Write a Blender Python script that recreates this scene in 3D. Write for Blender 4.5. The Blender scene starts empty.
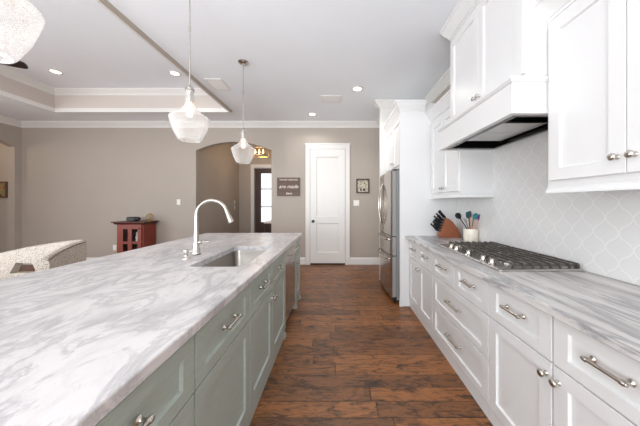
import bpy, bmesh, math, random
from mathutils import Vector, Matrix
random.seed(4)
S = bpy.context.scene
COL = S.collection
PI = math.pi

# ---------------- camera (level, architectural shift) ----------------
cam_d = bpy.data.cameras.new('camera'); cam = bpy.data.objects.new('camera', cam_d); COL.objects.link(cam)
cam.location = (0, 0, 1.32); cam.rotation_euler = (PI/2, 0, 0)
cam_d.sensor_width = 36; cam_d.lens = 250/640*36
cam_d.shift_x = -17.5/640; cam_d.shift_y = -10/640
cam_d.clip_start = 0.02
S.camera = cam

# ---------------- world / exposure ----------------
w = bpy.data.worlds.new('world'); S.world = w; w.use_nodes = True
w.node_tree.nodes['Background'].inputs[0].default_value = (0.90, 0.95, 1.0, 1)
w.node_tree.nodes['Background'].inputs[1].default_value = 1.3
S.view_settings.view_transform = 'Standard'; S.view_settings.look = 'None'
S.view_settings.exposure = 0.29; S.view_settings.gamma = 1
S.view_settings.use_curve_mapping = False
S.cycles.use_denoising = True
S.cycles.max_bounces = 8; S.cycles.diffuse_bounces = 5; S.cycles.transparent_max_bounces = 12
S.cycles.sample_clamp_indirect = 4

def area(name, loc, rot, sx, sy, power, col=(1, 1, 1)):
    l = bpy.data.lights.new(name, 'AREA'); l.shape = 'RECTANGLE'; l.size = sx; l.size_y = sy
    l.energy = power; l.color = col
    o = bpy.data.objects.new(name, l); COL.objects.link(o); o.location = loc; o.rotation_euler = rot
    return o
# area fills added at unseen windows behind the camera and in the living room
area('window_daylight_rear', (-0.35, -2.95, 1.55), (PI/2, 0, 0), 3.2, 2.2, 92, (0.92, 0.965, 1.0))
area('window_daylight_rear_living', (-4.4, -2.95, 1.5), (PI/2, 0, 0), 2.6, 2.2, 60, (0.92, 0.965, 1.0))
area('window_daylight_left', (-6.70, 0.9, 1.6), (PI/2, 0, -PI/2), 3.0, 2.1, 88, (0.92, 0.965, 1.0))

# area uplight added to brighten the ceiling, and the photographer's soft flash aimed at the ceiling ahead
area('bounce_light', (-2.2, -1.9, 1.0), (PI, 0, 0), 2.6, 1.8, 125, (.915, .96, 1))
def spot(name, loc, target, energy, deg, blend, size):
    fl = bpy.data.lights.new(name, 'SPOT'); fl.energy = energy; fl.spot_size = math.radians(deg); fl.spot_blend = blend; fl.shadow_soft_size = size; fl.color = (.93, .97, 1)
    o = bpy.data.objects.new(name, fl); COL.objects.link(o); o.location = loc
    o.rotation_euler = (Vector(target)-Vector(loc)).to_track_quat('-Z', 'Y').to_euler()
spot('bounced_flash', (-.9, -2.5, 1.3), (-1.1, 2.9, 3.05), 320, 52, 1, .15)

# ---------------- materials ----------------
def lin(c):
    c = c/255.0
    return c/12.92 if c <= 0.04045 else ((c+0.055)/1.055)**2.4
def rgb(r, g, b): return (lin(r), lin(g), lin(b), 1)
class NT:
    def __init__(s, name):
        s.m = bpy.data.materials.new(name); s.m.use_nodes = True; s.t = s.m.node_tree; s.n = s.t.nodes
        s.b = s.n['Principled BSDF']; s.out = s.n['Material Output']
    def node(s, t, **k):
        x = s.n.new(t)
        for a, v in k.items():
            if a.startswith('i_'):
                x.inputs[a[2:].replace('_', ' ')].default_value = v
            else: setattr(x, a, v)
        return x
    def link(s, a, b): s.t.links.new(a, b)
    def coord(s, scale=(1, 1, 1), loc=(0, 0, 0), rot=(0, 0, 0)):
        g = s.node('ShaderNodeNewGeometry'); mp = s.node('ShaderNodeMapping')
        s.link(g.outputs['Position'], mp.inputs[0])
        mp.inputs['Scale'].default_value = scale; mp.inputs['Location'].default_value = loc; mp.inputs['Rotation'].default_value = rot
        return mp.outputs[0]
    def ramp(s, fac, stops):
        r = s.node('ShaderNodeValToRGB'); e = r.color_ramp.elements
        while len(e) < len(stops): e.new(0.5)
        for i, (p, c) in enumerate(stops): e[i].position = p; e[i].color = c
        s.link(fac, r.inputs[0]); return r.outputs[0]
    def noise(s, vec, scale, detail=4, rough=.5, dist=0):
        n = s.node('ShaderNodeTexNoise'); n.inputs['Scale'].default_value = scale; n.inputs['Detail'].default_value = detail
        n.inputs['Roughness'].default_value = rough; n.inputs['Distortion'].default_value = dist
        if vec is not None: s.link(vec, n.inputs['Vector'])
        return n.outputs['Fac']
    def mix(s, fac, a, b, mode='MIX'):
        m = s.node('ShaderNodeMix'); m.data_type = 'RGBA'; m.blend_type = mode
        for inp, v in ((m.inputs[0], fac), (m.inputs[6], a), (m.inputs[7], b)):
            if hasattr(v, 'default_value') and not isinstance(v, tuple): s.link(v, inp)
            else: inp.default_value = v
        return m.outputs[2]
    def math(s, op, a, b=0.0, c=None):
        m = s.node('ShaderNodeMath'); m.operation = op
        vals = [a, b] + ([c] if c is not None else [])
        for i, v in enumerate(vals):
            if isinstance(v, (int, float)): m.inputs[i].default_value = v
            else: s.link(v, m.inputs[i])
        return m.outputs[0]
    def bump(s, h, strength=.1, dist=.01):
        b = s.node('ShaderNodeBump'); b.inputs['Strength'].default_value = strength; b.inputs['Distance'].default_value = dist
        s.link(h, b.inputs['Height']); s.link(b.outputs[0], s.b.inputs['Normal'])
    def set(s, base=None, rough=None, metal=None, **k):
        if base is not None:
            if isinstance(base, tuple): s.b.inputs['Base Color'].default_value = base
            else: s.link(base, s.b.inputs['Base Color'])
        if rough is not None:
            if isinstance(rough, (int, float)): s.b.inputs['Roughness'].default_value = rough
            else: s.link(rough, s.b.inputs['Roughness'])
        if metal is not None: s.b.inputs['Metallic'].default_value = metal
        for a, v in k.items(): s.b.inputs[a.replace('_', ' ')].default_value = v
        return s.m

def paint(name, c, rough=.5, var=.02, sc=3, bump=0.0):
    t = NT(name); n = t.noise(t.coord(), sc, 3)
    a = tuple(list(x*(1-var) for x in c[:3])+[1]); b = tuple(list(min(1, x*(1+var)) for x in c[:3])+[1])
    t.set(t.ramp(n, [(0.3, a), (0.7, b)]), rough)
    if bump: t.bump(t.noise(t.coord(), 220, 2), bump, .002)
    return t.m
M = {}
M['wall'] = paint('wall_greige_paint', rgb(176, 166, 156), .6, .015, 2, .1)
M['ceil'] = paint('ceiling_paint', rgb(243, 247, 252), .7, .01, 2, .15)
M['trim'] = paint('white_trim_paint', rgb(228, 226, 223), .35, .01)
M['cab'] = paint('white_cabinet_paint', rgb(232, 232, 232), .32, .008)
M['island'] = None
t = NT('sage_grey_island_paint')
n1 = t.noise(t.coord((3, 6, 40)), 3, 5, .6)
t.set(t.ramp(n1, [(.25, rgb(158, 167, 160)), (.75, rgb(172, 181, 173))]), .38); M['island'] = t.m
M['black'] = paint('black_iron', rgb(34, 33, 34), .42, .1, 20)
M['grate'] = paint('cast_iron_grate', rgb(80, 75, 70), .3, .15, 40)
M['liner'] = paint('black_hood_liner', rgb(16, 16, 18), .15, .1)
M['blackplastic'] = paint('black_plastic', rgb(28, 29, 33), .3, .1)
M['plate'] = paint('white_plastic_plate', rgb(236, 233, 228), .35, .01)
M['cream'] = paint('cream_ceramic', rgb(238, 231, 216), .2, .02)
M['bronze'] = paint('dark_bronze', rgb(40, 33, 30), .35, .1)
def metal(name, c, rough, stretch=(1, 1, 60), str_=.05):
    t = NT(name); n = t.noise(t.coord(stretch), 6, 3)
    r = t.math('MULTIPLY_ADD', n, .14, rough-.07)
    t.set(c, r, 1.0); t.bump(t.noise(t.coord(stretch), 20, 2), str_, .001); return t.m
M['nickel'] = metal('brushed_nickel', rgb(200, 194, 186), .25)
M['steel'] = metal('brushed_stainless', rgb(196, 192, 188), .28, (1, 60, 1))
M['steelv'] = metal('stainless_door_front', rgb(190, 183, 175), .25, (60, 60, 1))
M['sinkm'] = metal('sink_stainless', rgb(160, 155, 150), .30, (2, 40, 2))
M['filter'] = metal('hood_filter_steel', rgb(205, 203, 200), .35, (1, 60, 1))
M['applgrey'] = paint('grey_appliance_side', rgb(152, 152, 152), .4, .02)
M['gold'] = metal('aged_gold', rgb(190, 155, 90), .35, (5, 5, 5))

# quartzite counters
def marble(name, rot, stretch, k1, k2, base, vein, dark, streak=.5):
    t = NT(name); v = t.coord(stretch, rot=rot)
    wv = t.coord((1, 1, 1))
    n0 = t.noise(v, 1.2, 6, .55, .9)
    r0 = t.ramp(n0, [(.36, vein), (.46, base), (.56, base), (.72, vein)])
    n1 = t.noise(v, 3.4, 9, .66, .9)
    ridge = t.math('ABSOLUTE', t.math('SUBTRACT', n1, .5))
    f1 = t.ramp(ridge, [(0.0, (k1, k1, k1, 1)), (.055, (0, 0, 0, 1))])
    c1 = t.mix(f1, r0, dark)
    n2 = t.noise(v, 9, 8, .7, .5)
    f2 = t.ramp(n2, [(.48, (0, 0, 0, 1)), (.75, (k2, k2, k2, 1))])
    c2 = t.mix(f2, c1, vein)
    n3 = t.noise(wv, 1.7, 3)
    f3 = t.ramp(n3, [(.45, (0, 0, 0, 1)), (.75, (.35, .35, .35, 1))])
    nb = t.noise(v, 4.6, 10, .72, 1.0); c2 = t.mix(t.ramp(nb, [(.52, (0, 0, 0, 1)), (.72, (.42, .42, .42, 1))]), c2, dark)
    c3 = t.mix(f3, c2, rgb(224, 214, 211))
    t.set(c3, .3); return t.m
M['marble_island'] = marble('white_quartzite_island', (0, 0, math.radians(24)), (1.5, .8, 1), .55, .8,
                            rgb(218, 215, 215), rgb(188, 186, 187), rgb(144, 144, 148))
M['marble_run'] = marble('streaked_quartzite_counter', (0, 0, math.radians(4)), (3.4, .34, 3), .75, .75,
                         rgb(214, 211, 209), rgb(172, 169, 168), rgb(116, 118, 124))

# wood floor, boards running across the aisle
t = NT('hand_scraped_hickory_floor')
g = t.node('ShaderNodeNewGeometry'); sx = t.node('ShaderNodeSeparateXYZ'); t.link(g.outputs['Position'], sx.inputs[0])
W_, L_ = .128, 1.35
yr = t.math('MULTIPLY', sx.outputs[1], 1/W_); row = t.math('FLOOR', yr); yf = t.math('FRACT', yr)
wn = t.node('ShaderNodeTexWhiteNoise'); wn.noise_dimensions = '1D'; t.link(row, wn.inputs['W'])
xr = t.math('MULTIPLY_ADD', wn.outputs['Value'], 7.3, t.math('MULTIPLY', sx.outputs[0], 1/L_)); pid = t.math('FLOOR', xr); xf = t.math('FRACT', xr)
cb_ = t.node('ShaderNodeCombineXYZ'); t.link(row, cb_.inputs[0]); t.link(pid, cb_.inputs[1])
wn2 = t.node('ShaderNodeTexWhiteNoise'); wn2.noise_dimensions = '2D'; t.link(cb_.outputs[0], wn2.inputs['Vector'])
dy = t.math('MULTIPLY', t.math('MINIMUM', yf, t.math('SUBTRACT', 1.0, yf)), W_)
dx = t.math('MULTIPLY', t.math('MINIMUM', xf, t.math('SUBTRACT', 1.0, xf)), L_)
seam = t.ramp(t.math('MULTIPLY', t.math('MINIMUM', dx, dy), 100.0), [(.10, (1, 1, 1, 1)), (.30, (0, 0, 0, 1))])
bcol = t.ramp(wn2.outputs['Value'], [(0, rgb(106, 70, 44)), (.4, rgb(128, 84, 50)), (.75, rgb(146, 96, 56)), (1, rgb(116, 76, 46))])
off = t.node('ShaderNodeVectorMath'); off.operation = 'MULTIPLY_ADD'
t.link(wn2.outputs['Color'], off.inputs[0]); off.inputs[1].default_value = (9, 9, 9); t.link(t.coord((1, 4.5, 1)), off.inputs[2])
g1 = t.noise(off.outputs[0], 4.8, 12, .78, 1.4)
grain = t.ramp(g1, [(.35, (.08, .07, .06, 1)), (.44, (.62, .58, .55, 1)), (.54, (1.35, 1.27, 1.15, 1)), (.66, (.70, .66, .64, 1))])
c1 = t.mix(1.0, bcol, grain, 'MULTIPLY')
off2 = t.node('ShaderNodeVectorMath'); off2.operation = 'MULTIPLY_ADD'
t.link(wn2.outputs['Color'], off2.inputs[0]); off2.inputs[1].default_value = (5, 7, 6); t.link(t.coord((1, 2.0, 1)), off2.inputs[2])
k1 = t.noise(off2.outputs[0], 5.5, 7, .66, .8)
c2 = t.mix(t.ramp(k1, [(.54, (0, 0, 0, 1)), (.66, (.88, .88, .88, 1))]), c1, rgb(40, 27, 20))
c3 = t.mix(seam, c2, rgb(26, 16, 12))
t.set(c3, t.math('MULTIPLY_ADD', g1, .22, .26))
t.bump(t.math('SUBTRACT', t.math('ADD', g1, k1), seam), .45, .005); M['floor'] = t.m

# arabesque tile: lantern lattice from a mutually distorted diamond grid
t = NT('arabesque_tile')
g = t.node('ShaderNodeNewGeometry'); sx = t.node('ShaderNodeSeparateXYZ'); t.link(g.outputs['Position'], sx.inputs[0])
u = t.math('MULTIPLY', sx.outputs[1], 1/.135); vv = t.math('MULTIPLY', sx.outputs[2], 1/.165)
p = t.math('ADD', u, vv); q = t.math('SUBTRACT', u, vv)
sp = t.math('SINE', t.math('MULTIPLY', p, 2*PI)); sq = t.math('SINE', t.math('MULTIPLY', q, 2*PI))
p2 = t.math('MULTIPLY_ADD', sq, .055, p); q2 = t.math('MULTIPLY_ADD', sp, .055, q)
def edge(x):
    fr = t.math('FRACT', x); return t.math('ABSOLUTE', t.math('SUBTRACT', fr, .5))   # .5 at the joint
d = t.math('MAXIMUM', edge(p2), edge(q2))
jf = t.ramp(d, [(.455, (0, 0, 0, 1)), (.482, (1, 1, 1, 1))])
t.set(t.mix(jf, rgb(226, 225, 224), rgb(235, 235, 234)), .12)
hb = t.ramp(d, [(.40, (1, 1, 1, 1)), (.475, (0, 0, 0, 1))]); t.bump(hb, .22, .002); M['tile'] = t.m

# wood kinds
def wood(name, a, b, sc=(1, 1, 12), rough=.4):
    t = NT(name); n = t.noise(t.coord(sc), 8, 5, .6, .8)
    t.set(t.ramp(n, [(.3, a), (.7, b)]), rough); return t.m
M['cherry'] = wood('cherry_wood', rgb(118, 46, 34), rgb(150, 66, 46), (12, 12, 1))
M['darkdoor'] = wood('dark_entry_wood', rgb(48, 28, 20), rgb(74, 44, 30), (12, 12, 1))
M['block'] = wood('knife_block_wood', rgb(138, 80, 52), rgb(160, 98, 68), (6, 6, 14))
M['signwood'] = wood('brown_sign_board', rgb(62, 42, 32), rgb(104, 70, 52), (2, 2, 14))
M['brownwood'] = wood('brown_wood', rgb(84, 62, 48), rgb(112, 84, 66))
M['spoonwood'] = wood('pale_spoon_wood', rgb(200, 150, 120), rgb(220, 175, 150))
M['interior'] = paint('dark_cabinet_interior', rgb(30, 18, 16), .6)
t = NT('cream_dotted_upholstery'); vo = t.node('ShaderNodeTexVoronoi'); vo.inputs['Scale'].default_value = 88
t.link(t.coord(), vo.inputs['Vector'])
t.set(t.ramp(vo.outputs['Distance'], [(.26, rgb(124, 108, 94)), (.40, rgb(206, 197, 186))]), .85); M['fabric'] = t.m
M['piping'] = paint('brown_piping', rgb(128, 108, 92), .8)
# glass
def glass(name, tint, base=.1, rough=.05, seeded=False, diff=.5):
    t = NT(name); t.set(tint, rough); t.b.inputs['IOR'].default_value = 1.5
    tr = t.node('ShaderNodeBsdfTransparent'); tl = t.node('ShaderNodeBsdfTranslucent'); tl.inputs[0].default_value = tint
    m1 = t.node('ShaderNodeMixShader'); m1.inputs[0].default_value = diff
    t.link(t.b.outputs[0], m1.inputs[1]); t.link(tl.outputs[0], m1.inputs[2])
    lw = t.node('ShaderNodeLayerWeight'); lw.inputs[0].default_value = .35
    f = t.math('MULTIPLY_ADD', lw.outputs['Facing'], .55, base)
    if seeded:
        v2 = t.node('ShaderNodeTexVoronoi'); v2.inputs['Scale'].default_value = 110; t.link(t.coord(), v2.inputs['Vector'])
        s = t.ramp(v2.outputs['Distance'], [(.12, (.35, .35, .35, 1)), (.3, (0, 0, 0, 1))])
        f = t.math('ADD', f, s); t.bump(t.noise(t.coord(), 60, 3), .25, .004)
    m2 = t.node('ShaderNodeMixShader'); t.link(f, m2.inputs[0]); t.link(tr.outputs[0], m2.inputs[1]); t.link(m1.outputs[0], m2.inputs[2])
    t.link(m2.outputs[0], t.out.inputs['Surface']); return t.m
M['seeded'] = glass('seeded_pendant_glass', rgb(240, 238, 236), .10, .08, True, .15)
M['pane'] = glass('clear_pane', rgb(40, 42, 44), .03, .03, False, .0)
def emis(name, c, s):
    t = NT(name); t.b.inputs['Emission Color'].default_value = c; t.b.inputs['Emission Strength'].default_value = s; t.set(c, .5); return t.m
M['bulb'] = emis('warm_bulb', (1, .66, .38, 1), 3.2)
M['can'] = emis('recessed_lamp', (1, .86, .70, 1), 3)

# ---------------- mesh helpers ----------------
def finish(name, bm, mat, parent=None, smooth=False, angle=40):
    bmesh.ops.recalc_face_normals(bm, faces=bm.faces[:])
    me = bpy.data.meshes.new(name); bm.to_mesh(me); bm.free()
    mats = mat if isinstance(mat, (list, tuple)) else [mat]
    for m in mats: me.materials.append(m)
    if smooth:
        for p_ in me.polygons: p_.use_smooth = True
        me.set_sharp_from_angle(angle=math.radians(angle))
    o = bpy.data.objects.new(name, me); COL.objects.link(o)
    if parent is not None:
        o.parent = parent; o.matrix_parent_inverse = abs_inv(parent)
    return o
def abs_inv(p_):
    """inverse of a top-level Empty's placement; parts are modelled in world space"""
    return Matrix.LocRotScale(p_.location, p_.rotation_euler, p_.scale).inverted() if p_.parent is None else Matrix.Identity(4)
def thing(name, label, cat, loc=(0, 0, 0), group=None):
    o = bpy.data.objects.new(name, None); COL.objects.link(o); o.location = loc; o.empty_display_size = .1
    o['label'] = label; o['category'] = cat
    if group: o['group'] = group
    return o
def tag(o, label, cat, group=None, kind=None):
    o['label'] = label; o['category'] = cat
    if group: o['group'] = group
    if kind: o['kind'] = kind
    return o
def struct(name, bm, mat, parent=None, **k):
    o = finish(name, bm, mat, parent, **k)
    if parent is None: o['kind'] = 'structure'
    return o
def sempty(name, loc=(0, 0, 0)):
    o = bpy.data.objects.new(name, None); COL.objects.link(o); o.location = loc; o['kind'] = 'structure'; return o
def copy_tree(o, parent=None, dloc=None):
    c = o.copy(); COL.objects.link(c)
    if parent is not None:
        inv = o.matrix_parent_inverse.copy(); c.parent = parent; c.matrix_parent_inverse = inv
    for ch in list(o.children): copy_tree(ch, c)
    return c
def B(): return bmesh.new()
def box(bm, x0, x1, y0, y1, z0, z1, bev=0, mi=0):
    xs = sorted((x0, x1)); ys = sorted((y0, y1)); zs = sorted((z0, z1))
    r = bmesh.ops.create_cube(bm, size=1)
    vs = r['verts']
    for v_ in vs:
        v_.co = Vector((xs[0] if v_.co.x < 0 else xs[1], ys[0] if v_.co.y < 0 else ys[1], zs[0] if v_.co.z < 0 else zs[1]))
    fs = {f for v_ in vs for f in v_.link_faces}
    for f in fs: f.material_index = mi
    if bev:
        es = list({e for v_ in vs for e in v_.link_edges})
        bmesh.ops.bevel(bm, geom=es, offset=bev, segments=2, affect='EDGES', profile=.5)
    return vs
def boxo(name, dims, mat, parent=None, bev=0):
    bm = B(); box(bm, *dims, bev=bev); return finish(name, bm, mat, parent)
def frame_dir(d):
    d = d.normalized(); a = Vector((0, 0, 1)) if abs(d.z) < .9 else Vector((1, 0, 0))
    u_ = d.cross(a).normalized(); return u_, d.cross(u_).normalized()
def tube(bm, pts, r, seg=10, cap=True, mi=0):
    pts = [Vector(p_) for p_ in pts]; n = len(pts); rs = r if isinstance(r, (list, tuple)) else [r]*n
    rings = []; up = None
    for i, p_ in enumerate(pts):
        d = (pts[min(i+1, n-1)] - pts[max(i-1, 0)]).normalized()
        if up is None: u_, v_ = frame_dir(d)
        else:
            u_ = (up - d*up.dot(d)).normalized(); v_ = d.cross(u_).normalized()
        up = u_
        rings.append([bm.verts.new(p_ + (u_*math.cos(a) + v_*math.sin(a))*rs[i]) for a in [2*PI*k/seg for k in range(seg)]])
    for a, b in zip(rings, rings[1:]):
        for k in range(seg):
            f = bm.faces.new((a[k], a[(k+1) % seg], b[(k+1) % seg], b[k])); f.material_index = mi
    if cap:
        for rg in (rings[0], rings[-1]):
            f = bm.faces.new(rg); f.material_index = mi
def lathe(bm, prof, org=(0, 0, 0), axis='Z', seg=24, closed=False):
    """prof: (radius, height) pairs"""
    org = Vector(org); rings = []
    ax = {'Z': (Vector((1, 0, 0)), Vector((0, 1, 0)), Vector((0, 0, 1))), 'X': (Vector((0, 1, 0)), Vector((0, 0, 1)), Vector((1, 0, 0))),
          '-X': (Vector((0, 1, 0)), Vector((0, 0, 1)), Vector((-1, 0, 0))), 'Y': (Vector((0, 0, 1)), Vector((1, 0, 0)), Vector((0, 1, 0))),
          '-Y': (Vector((0, 0, 1)), Vector((1, 0, 0)), Vector((0, -1, 0)))}[axis]
    for r, h in prof:
        if r < 1e-6: rings.append([bm.verts.new(org + ax[2]*h)])
        else: rings.append([bm.verts.new(org + ax[2]*h + (ax[0]*math.cos(a) + ax[1]*math.sin(a))*r) for a in [2*PI*k/seg for k in range(seg)]])
    pairs = list(zip(rings, rings[1:]))
    if closed: pairs.append((rings[-1], rings[0]))
    for a, b in pairs:
        for k in range(seg):
            k2 = (k+1) % seg
            if len(a) == 1 and len(b) == 1: continue
            if len(a) == 1: bm.faces.new((a[0], b[k], b[k2]))
            elif len(b) == 1: bm.faces.new((a[k], a[k2], b[0]))
            else: bm.faces.new((a[k], a[k2], b[k2], b[k]))
    if not closed:
        for rg in (rings[0], rings[-1]):
            if len(rg) > 2: bm.faces.new(rg)
def poly_extrude(bm, outer, holes, mapf, d0, d1):
    """flat polygon with holes in 2D, mapf(u, v, d) -> xyz, extruded from d0 to d1"""
    caps = []
    loops = [outer] + list(holes)
    both = []
    for d in (d0, d1):
        vl = []; es = []
        for lp in loops:
            vs = [bm.verts.new(mapf(u_, v_, d)) for u_, v_ in lp]; vl.append(vs)
            for i in range(len(vs)): es.append(bm.edges.new((vs[i], vs[(i+1) % len(vs)])))
        bmesh.ops.triangle_fill(bm, use_beauty=True, use_dissolve=False, edges=es)
        both.append(vl)
    for a, b in zip(both[0], both[1]):
        for i in range(len(a)):
            j = (i+1) % len(a); bm.faces.new((a[i], a[j], b[j], b[i]))
def sweep(bm, path, prof, closed=False, z=0, flip=False):
    """horizontal path [(x,y)], prof [(out, dz)] closed polygon; out is to the left of travel"""
    P = [Vector((x, y)) for x, y in path]; n = len(P); rings = []
    for i in range(n):
        a = P[i]-P[i-1] if (i > 0 or closed) else None
        b = P[(i+1) % n]-P[i] if (i < n-1 or closed) else None
        def nrm(d): d = d.normalized(); return Vector((-d.y, d.x))
        if a is None: m = nrm(b)
        elif b is None: m = nrm(a)
        else:
            na, nb = nrm(a), nrm(b); m = (na+nb); m = m/max(1e-6, m.dot(na))
        if flip: m = -m
        rings.append([bm.verts.new((P[i].x+m.x*o_, P[i].y+m.y*o_, z+dz)) for o_, dz in prof])
    k = len(prof); idx = range(n) if closed else range(n-1)
    for i in idx:
        a, b = rings[i], rings[(i+1) % n]
        for j in range(k): bm.faces.new((a[j], a[(j+1) % k], b[(j+1) % k], b[j]))
    if not closed: bm.faces.new(rings[0]); bm.faces.new(rings[-1])
def crown_prof(w_, h):
    return [(0, 0), (w_, 0), (w_, -.16*h), (w_*.86, -.2*h), (w_*.74, -.36*h), (w_*.5, -.56*h), (w_*.26, -.72*h), (w_*.2, -.84*h), (w_*.1, -.86*h), (w_*.1, -h), (0, -h)]
def base_prof(h, th=.016): return [(0, 0), (th, 0), (th, h-.03), (th*.6, h-.012), (th*.35, h), (0, h)]

# ---------------- the room shell ----------------
XR, DB, XL, ZC = 1.532, 5.37, -6.78, 3.05
TX0, TX1, TY0, TY1, ZT = -5.26, -2.0, 0.1, 4.65, 3.42
bm = B(); box(bm, -9.2, 1.8, -3.1, 9.0, -.1, 0); struct('floor', bm, M['floor'])
bm = B()
poly_extrude(bm, [(-9.2, -3.1), (1.8, -3.1), (1.8, 9), (-9.2, 9)], [[(TX0, TY0), (TX1, TY0), (TX1, TY1), (TX0, TY1)]], lambda u_, v_, d: (u_, v_, d), ZC, ZT)
box(bm, TX0-.2, TX1+.2, TY0-.2, TY1+.2, ZT, ZT+.1)
struct('ceiling', bm, M['ceil'])
def arch_pts(a, b, zs, za, n=20):
    out = []
    for k in range(n+1):
        s = k/n; ang = PI*(1-s)
        # segmental (elliptical) arch
        x = (a+b)/2 + (b-a)/2*math.cos(ang); x = a + (b-a)*s; z_ = za - (za-zs)*(2*s-1)**2
        out.append((x, z_))
    return out
# back wall with the arched opening to the entry hall
a0, a1 = -3.04, -1.42
outl = [(XL-.14, 0), (a0, 0)] + arch_pts(a0, a1, 2.45, 2.635) + [(a1, 0), (1.72, 0), (1.72, ZC), (XL-.14, ZC)]
bm = B(); poly_extrude(bm, outl, [], lambda u_, v_, d: (u_, d, v_), DB, DB+.13); struct('wall_back', bm, M['wall'])
# left wall: arched opening and an added, unseen window nearer the camera
outl = [(-3.0, 0), (3.7, 0)] + arch_pts(3.7, 5.25, 2.50, 2.70) + [(5.25, 0), (DB, 0), (DB, ZC), (-3.0, ZC)]
bm = B(); poly_extrude(bm, outl, [[(-.6, .5), (2.4, .5), (2.4, 2.6), (-.6, 2.6)]], lambda u_, v_, d: (d, u_, v_), XL-.14, XL); struct('wall_left', bm, M['wall'])
bm = B(); box(bm, XR, XR+.12, -3.0, DB, 0, ZC); struct('wall_right', bm, M['wall'])
bm = B(); poly_extrude(bm, [(XL-.14, 0), (1.72, 0), (1.72, ZC), (XL-.14, ZC)], [[(-1.95, .45), (1.25, .45), (1.25, 2.65), (-1.95, 2.65)], [(-5.7, .4), (-3.1, .4), (-3.1, 2.6), (-5.7, 2.6)]],
                       lambda u_, v_, d: (u_, d, v_), -3.12, -3.0); struct('wall_near', bm, M['wall'])
def winframe(name, a, b, z0, z1, mapf, n):
    bm = B()
    def bar(u0, u1, v0, v1):
        c = [mapf(u_, v_, d) for u_ in (u0, u1) for v_ in (v0, v1) for d in (-.03, .03)]
        xs, ys, zs = zip(*c); box(bm, min(xs), max(xs), min(ys), max(ys), min(zs), max(zs))
    bar(a, b, z0, z0+.06); bar(a, b, z1-.06, z1); 
    for k in range(n+1):
        u_ = a + (b-a)*k/n; bar(max(a, u_-.03), min(b, u_+.03), z0, z1)
    return struct(name, bm, M['trim'])
winframe('window_1', -1.95, 1.25, .45, 2.65, lambda u_, v_, d: (u_, -3.06+d, v_), 3)  # unseen windows, added as settings for the area fills
winframe('window_2', -5.7, -3.1, .4, 2.6, lambda u_, v_, d: (u_, -3.06+d, v_), 2)
winframe('window_3', -.6, 2.4, .5, 2.6, lambda u_, v_, d: (XL-.08+d, u_, v_), 3)
# return beside the fridge alcove
bm = B(); poly_extrude(bm, [(.725, 4.28), (XR, 4.28), (XR, DB), (.90, DB), (.90, 4.32), (.725, 4.32)], [], lambda u_, v_, d: (u_, v_, d), 0, ZC); struct('wall_alcove', bm, M['trim'])
# entry hall beyond the arch
bm = B(); box(bm, -3.19, -3.07, DB+.13, 7.8, 0, ZC); struct('wall_hall_left', bm, M['wall'])
bm = B(); box(bm, -1.0, -.88, DB+.13, 7.8, 0, ZC); struct('wall_hall_right', bm, M['wall'])
bm = B(); poly_extrude(bm, [(-3.19, 0), (-2.60, 0), (-2.60, 2.42), (-1.62, 2.42), (-1.62, 0), (-.88, 0), (-.88, ZC), (-3.19, ZC)], [], lambda u_, v_, d: (u_, d, v_), 7.8, 7.93)
struct('wall_hall_far', bm, M['wall'])
# room beyond the left arch
bm = B(); box(bm, -8.9, XL-.14, DB+.02, DB+.13, 0, ZC); struct('wall_side_room_far', bm, M['wall'])
bm = B(); box(bm, -8.9, -8.8, 2.5, DB+.02, 0, ZC); struct('wall_side_room_left', bm, M['wall'])
bm = B(); box(bm, -8.9, XL-.14, 2.4, 2.5, 0, ZC); struct('wall_side_room_near', bm, M['wall'])

bm = B()
poly_extrude(bm, [(TX0, TY0), (TX1, TY0), (TX1, TY1), (TX0, TY1)], [[(TX0+.006, TY0+.006), (TX1-.006, TY0+.006), (TX1-.006, TY1-.006), (TX0+.006, TY1-.006)]], lambda u_, v_, d: (u_, v_, d), ZC+.005, ZT-.002)
struct('wall_tray', bm, paint('tray_side_paint', rgb(206, 197, 190), .6, .01))
# crown moulding around the main ceiling
cp = crown_prof(.095, .115)
bm = B(); sweep(bm, [(XR, -3.0), (XR, 4.28), (.725, 4.28), (.725, 4.32), (.90, 4.32), (.90, DB), (XL, DB), (XL, -3.0)], cp, z=ZC); struct('trim_1', bm, M['trim'], smooth=True, angle=30)
bm = B(); sweep(bm, [(TX1, TY0), (TX1, TY1), (TX0, TY1), (TX0, TY0)], crown_prof(.085, .10), closed=True, z=ZT); struct('trim_2', bm, M['trim'], smooth=True, angle=30)
# lip moulding round the edge of the tray
RNG = [(TX1, TY0), (TX1, TY1), (TX0, TY1), (TX0, TY0)]
bm = B(); sweep(bm, RNG, [(.014, .03), (.014, -.045), (-.008, -.045), (-.008, 0), (0, 0), (0, .03)], closed=True, z=ZC); struct('trim_3', bm, M['trim'])
bm = B(); sweep(bm, RNG, [(-.009, 0), (-.009, -.038), (-.016, -.038), (-.034, -.006), (-.034, 0)], closed=True, z=ZC); struct('trim_4', bm, paint('greige_trim_paint', rgb(172, 161, 148), .5))  # greige strip paints in the shade on the lip's outer face
bp = base_prof(.15)
bm = B(); sweep(bm, [(.90, DB), (.25, DB)], bp); sweep(bm, [(-.69, DB), (a1, DB)], bp); sweep(bm, [(a0, DB), (XL, DB), (XL, 5.25)], bp)
struct('baseboard_back', bm, M['trim'])
bm = B(); sweep(bm, [(-2.70, 7.8), (-3.07, 7.8), (-3.07, DB+.13)], bp); struct('baseboard_hall', bm, M['trim'])
bm = B(); sweep(bm, [(XL, 3.7), (XL, -3.0)], bp); struct('baseboard_left', bm, M['trim'])

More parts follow.
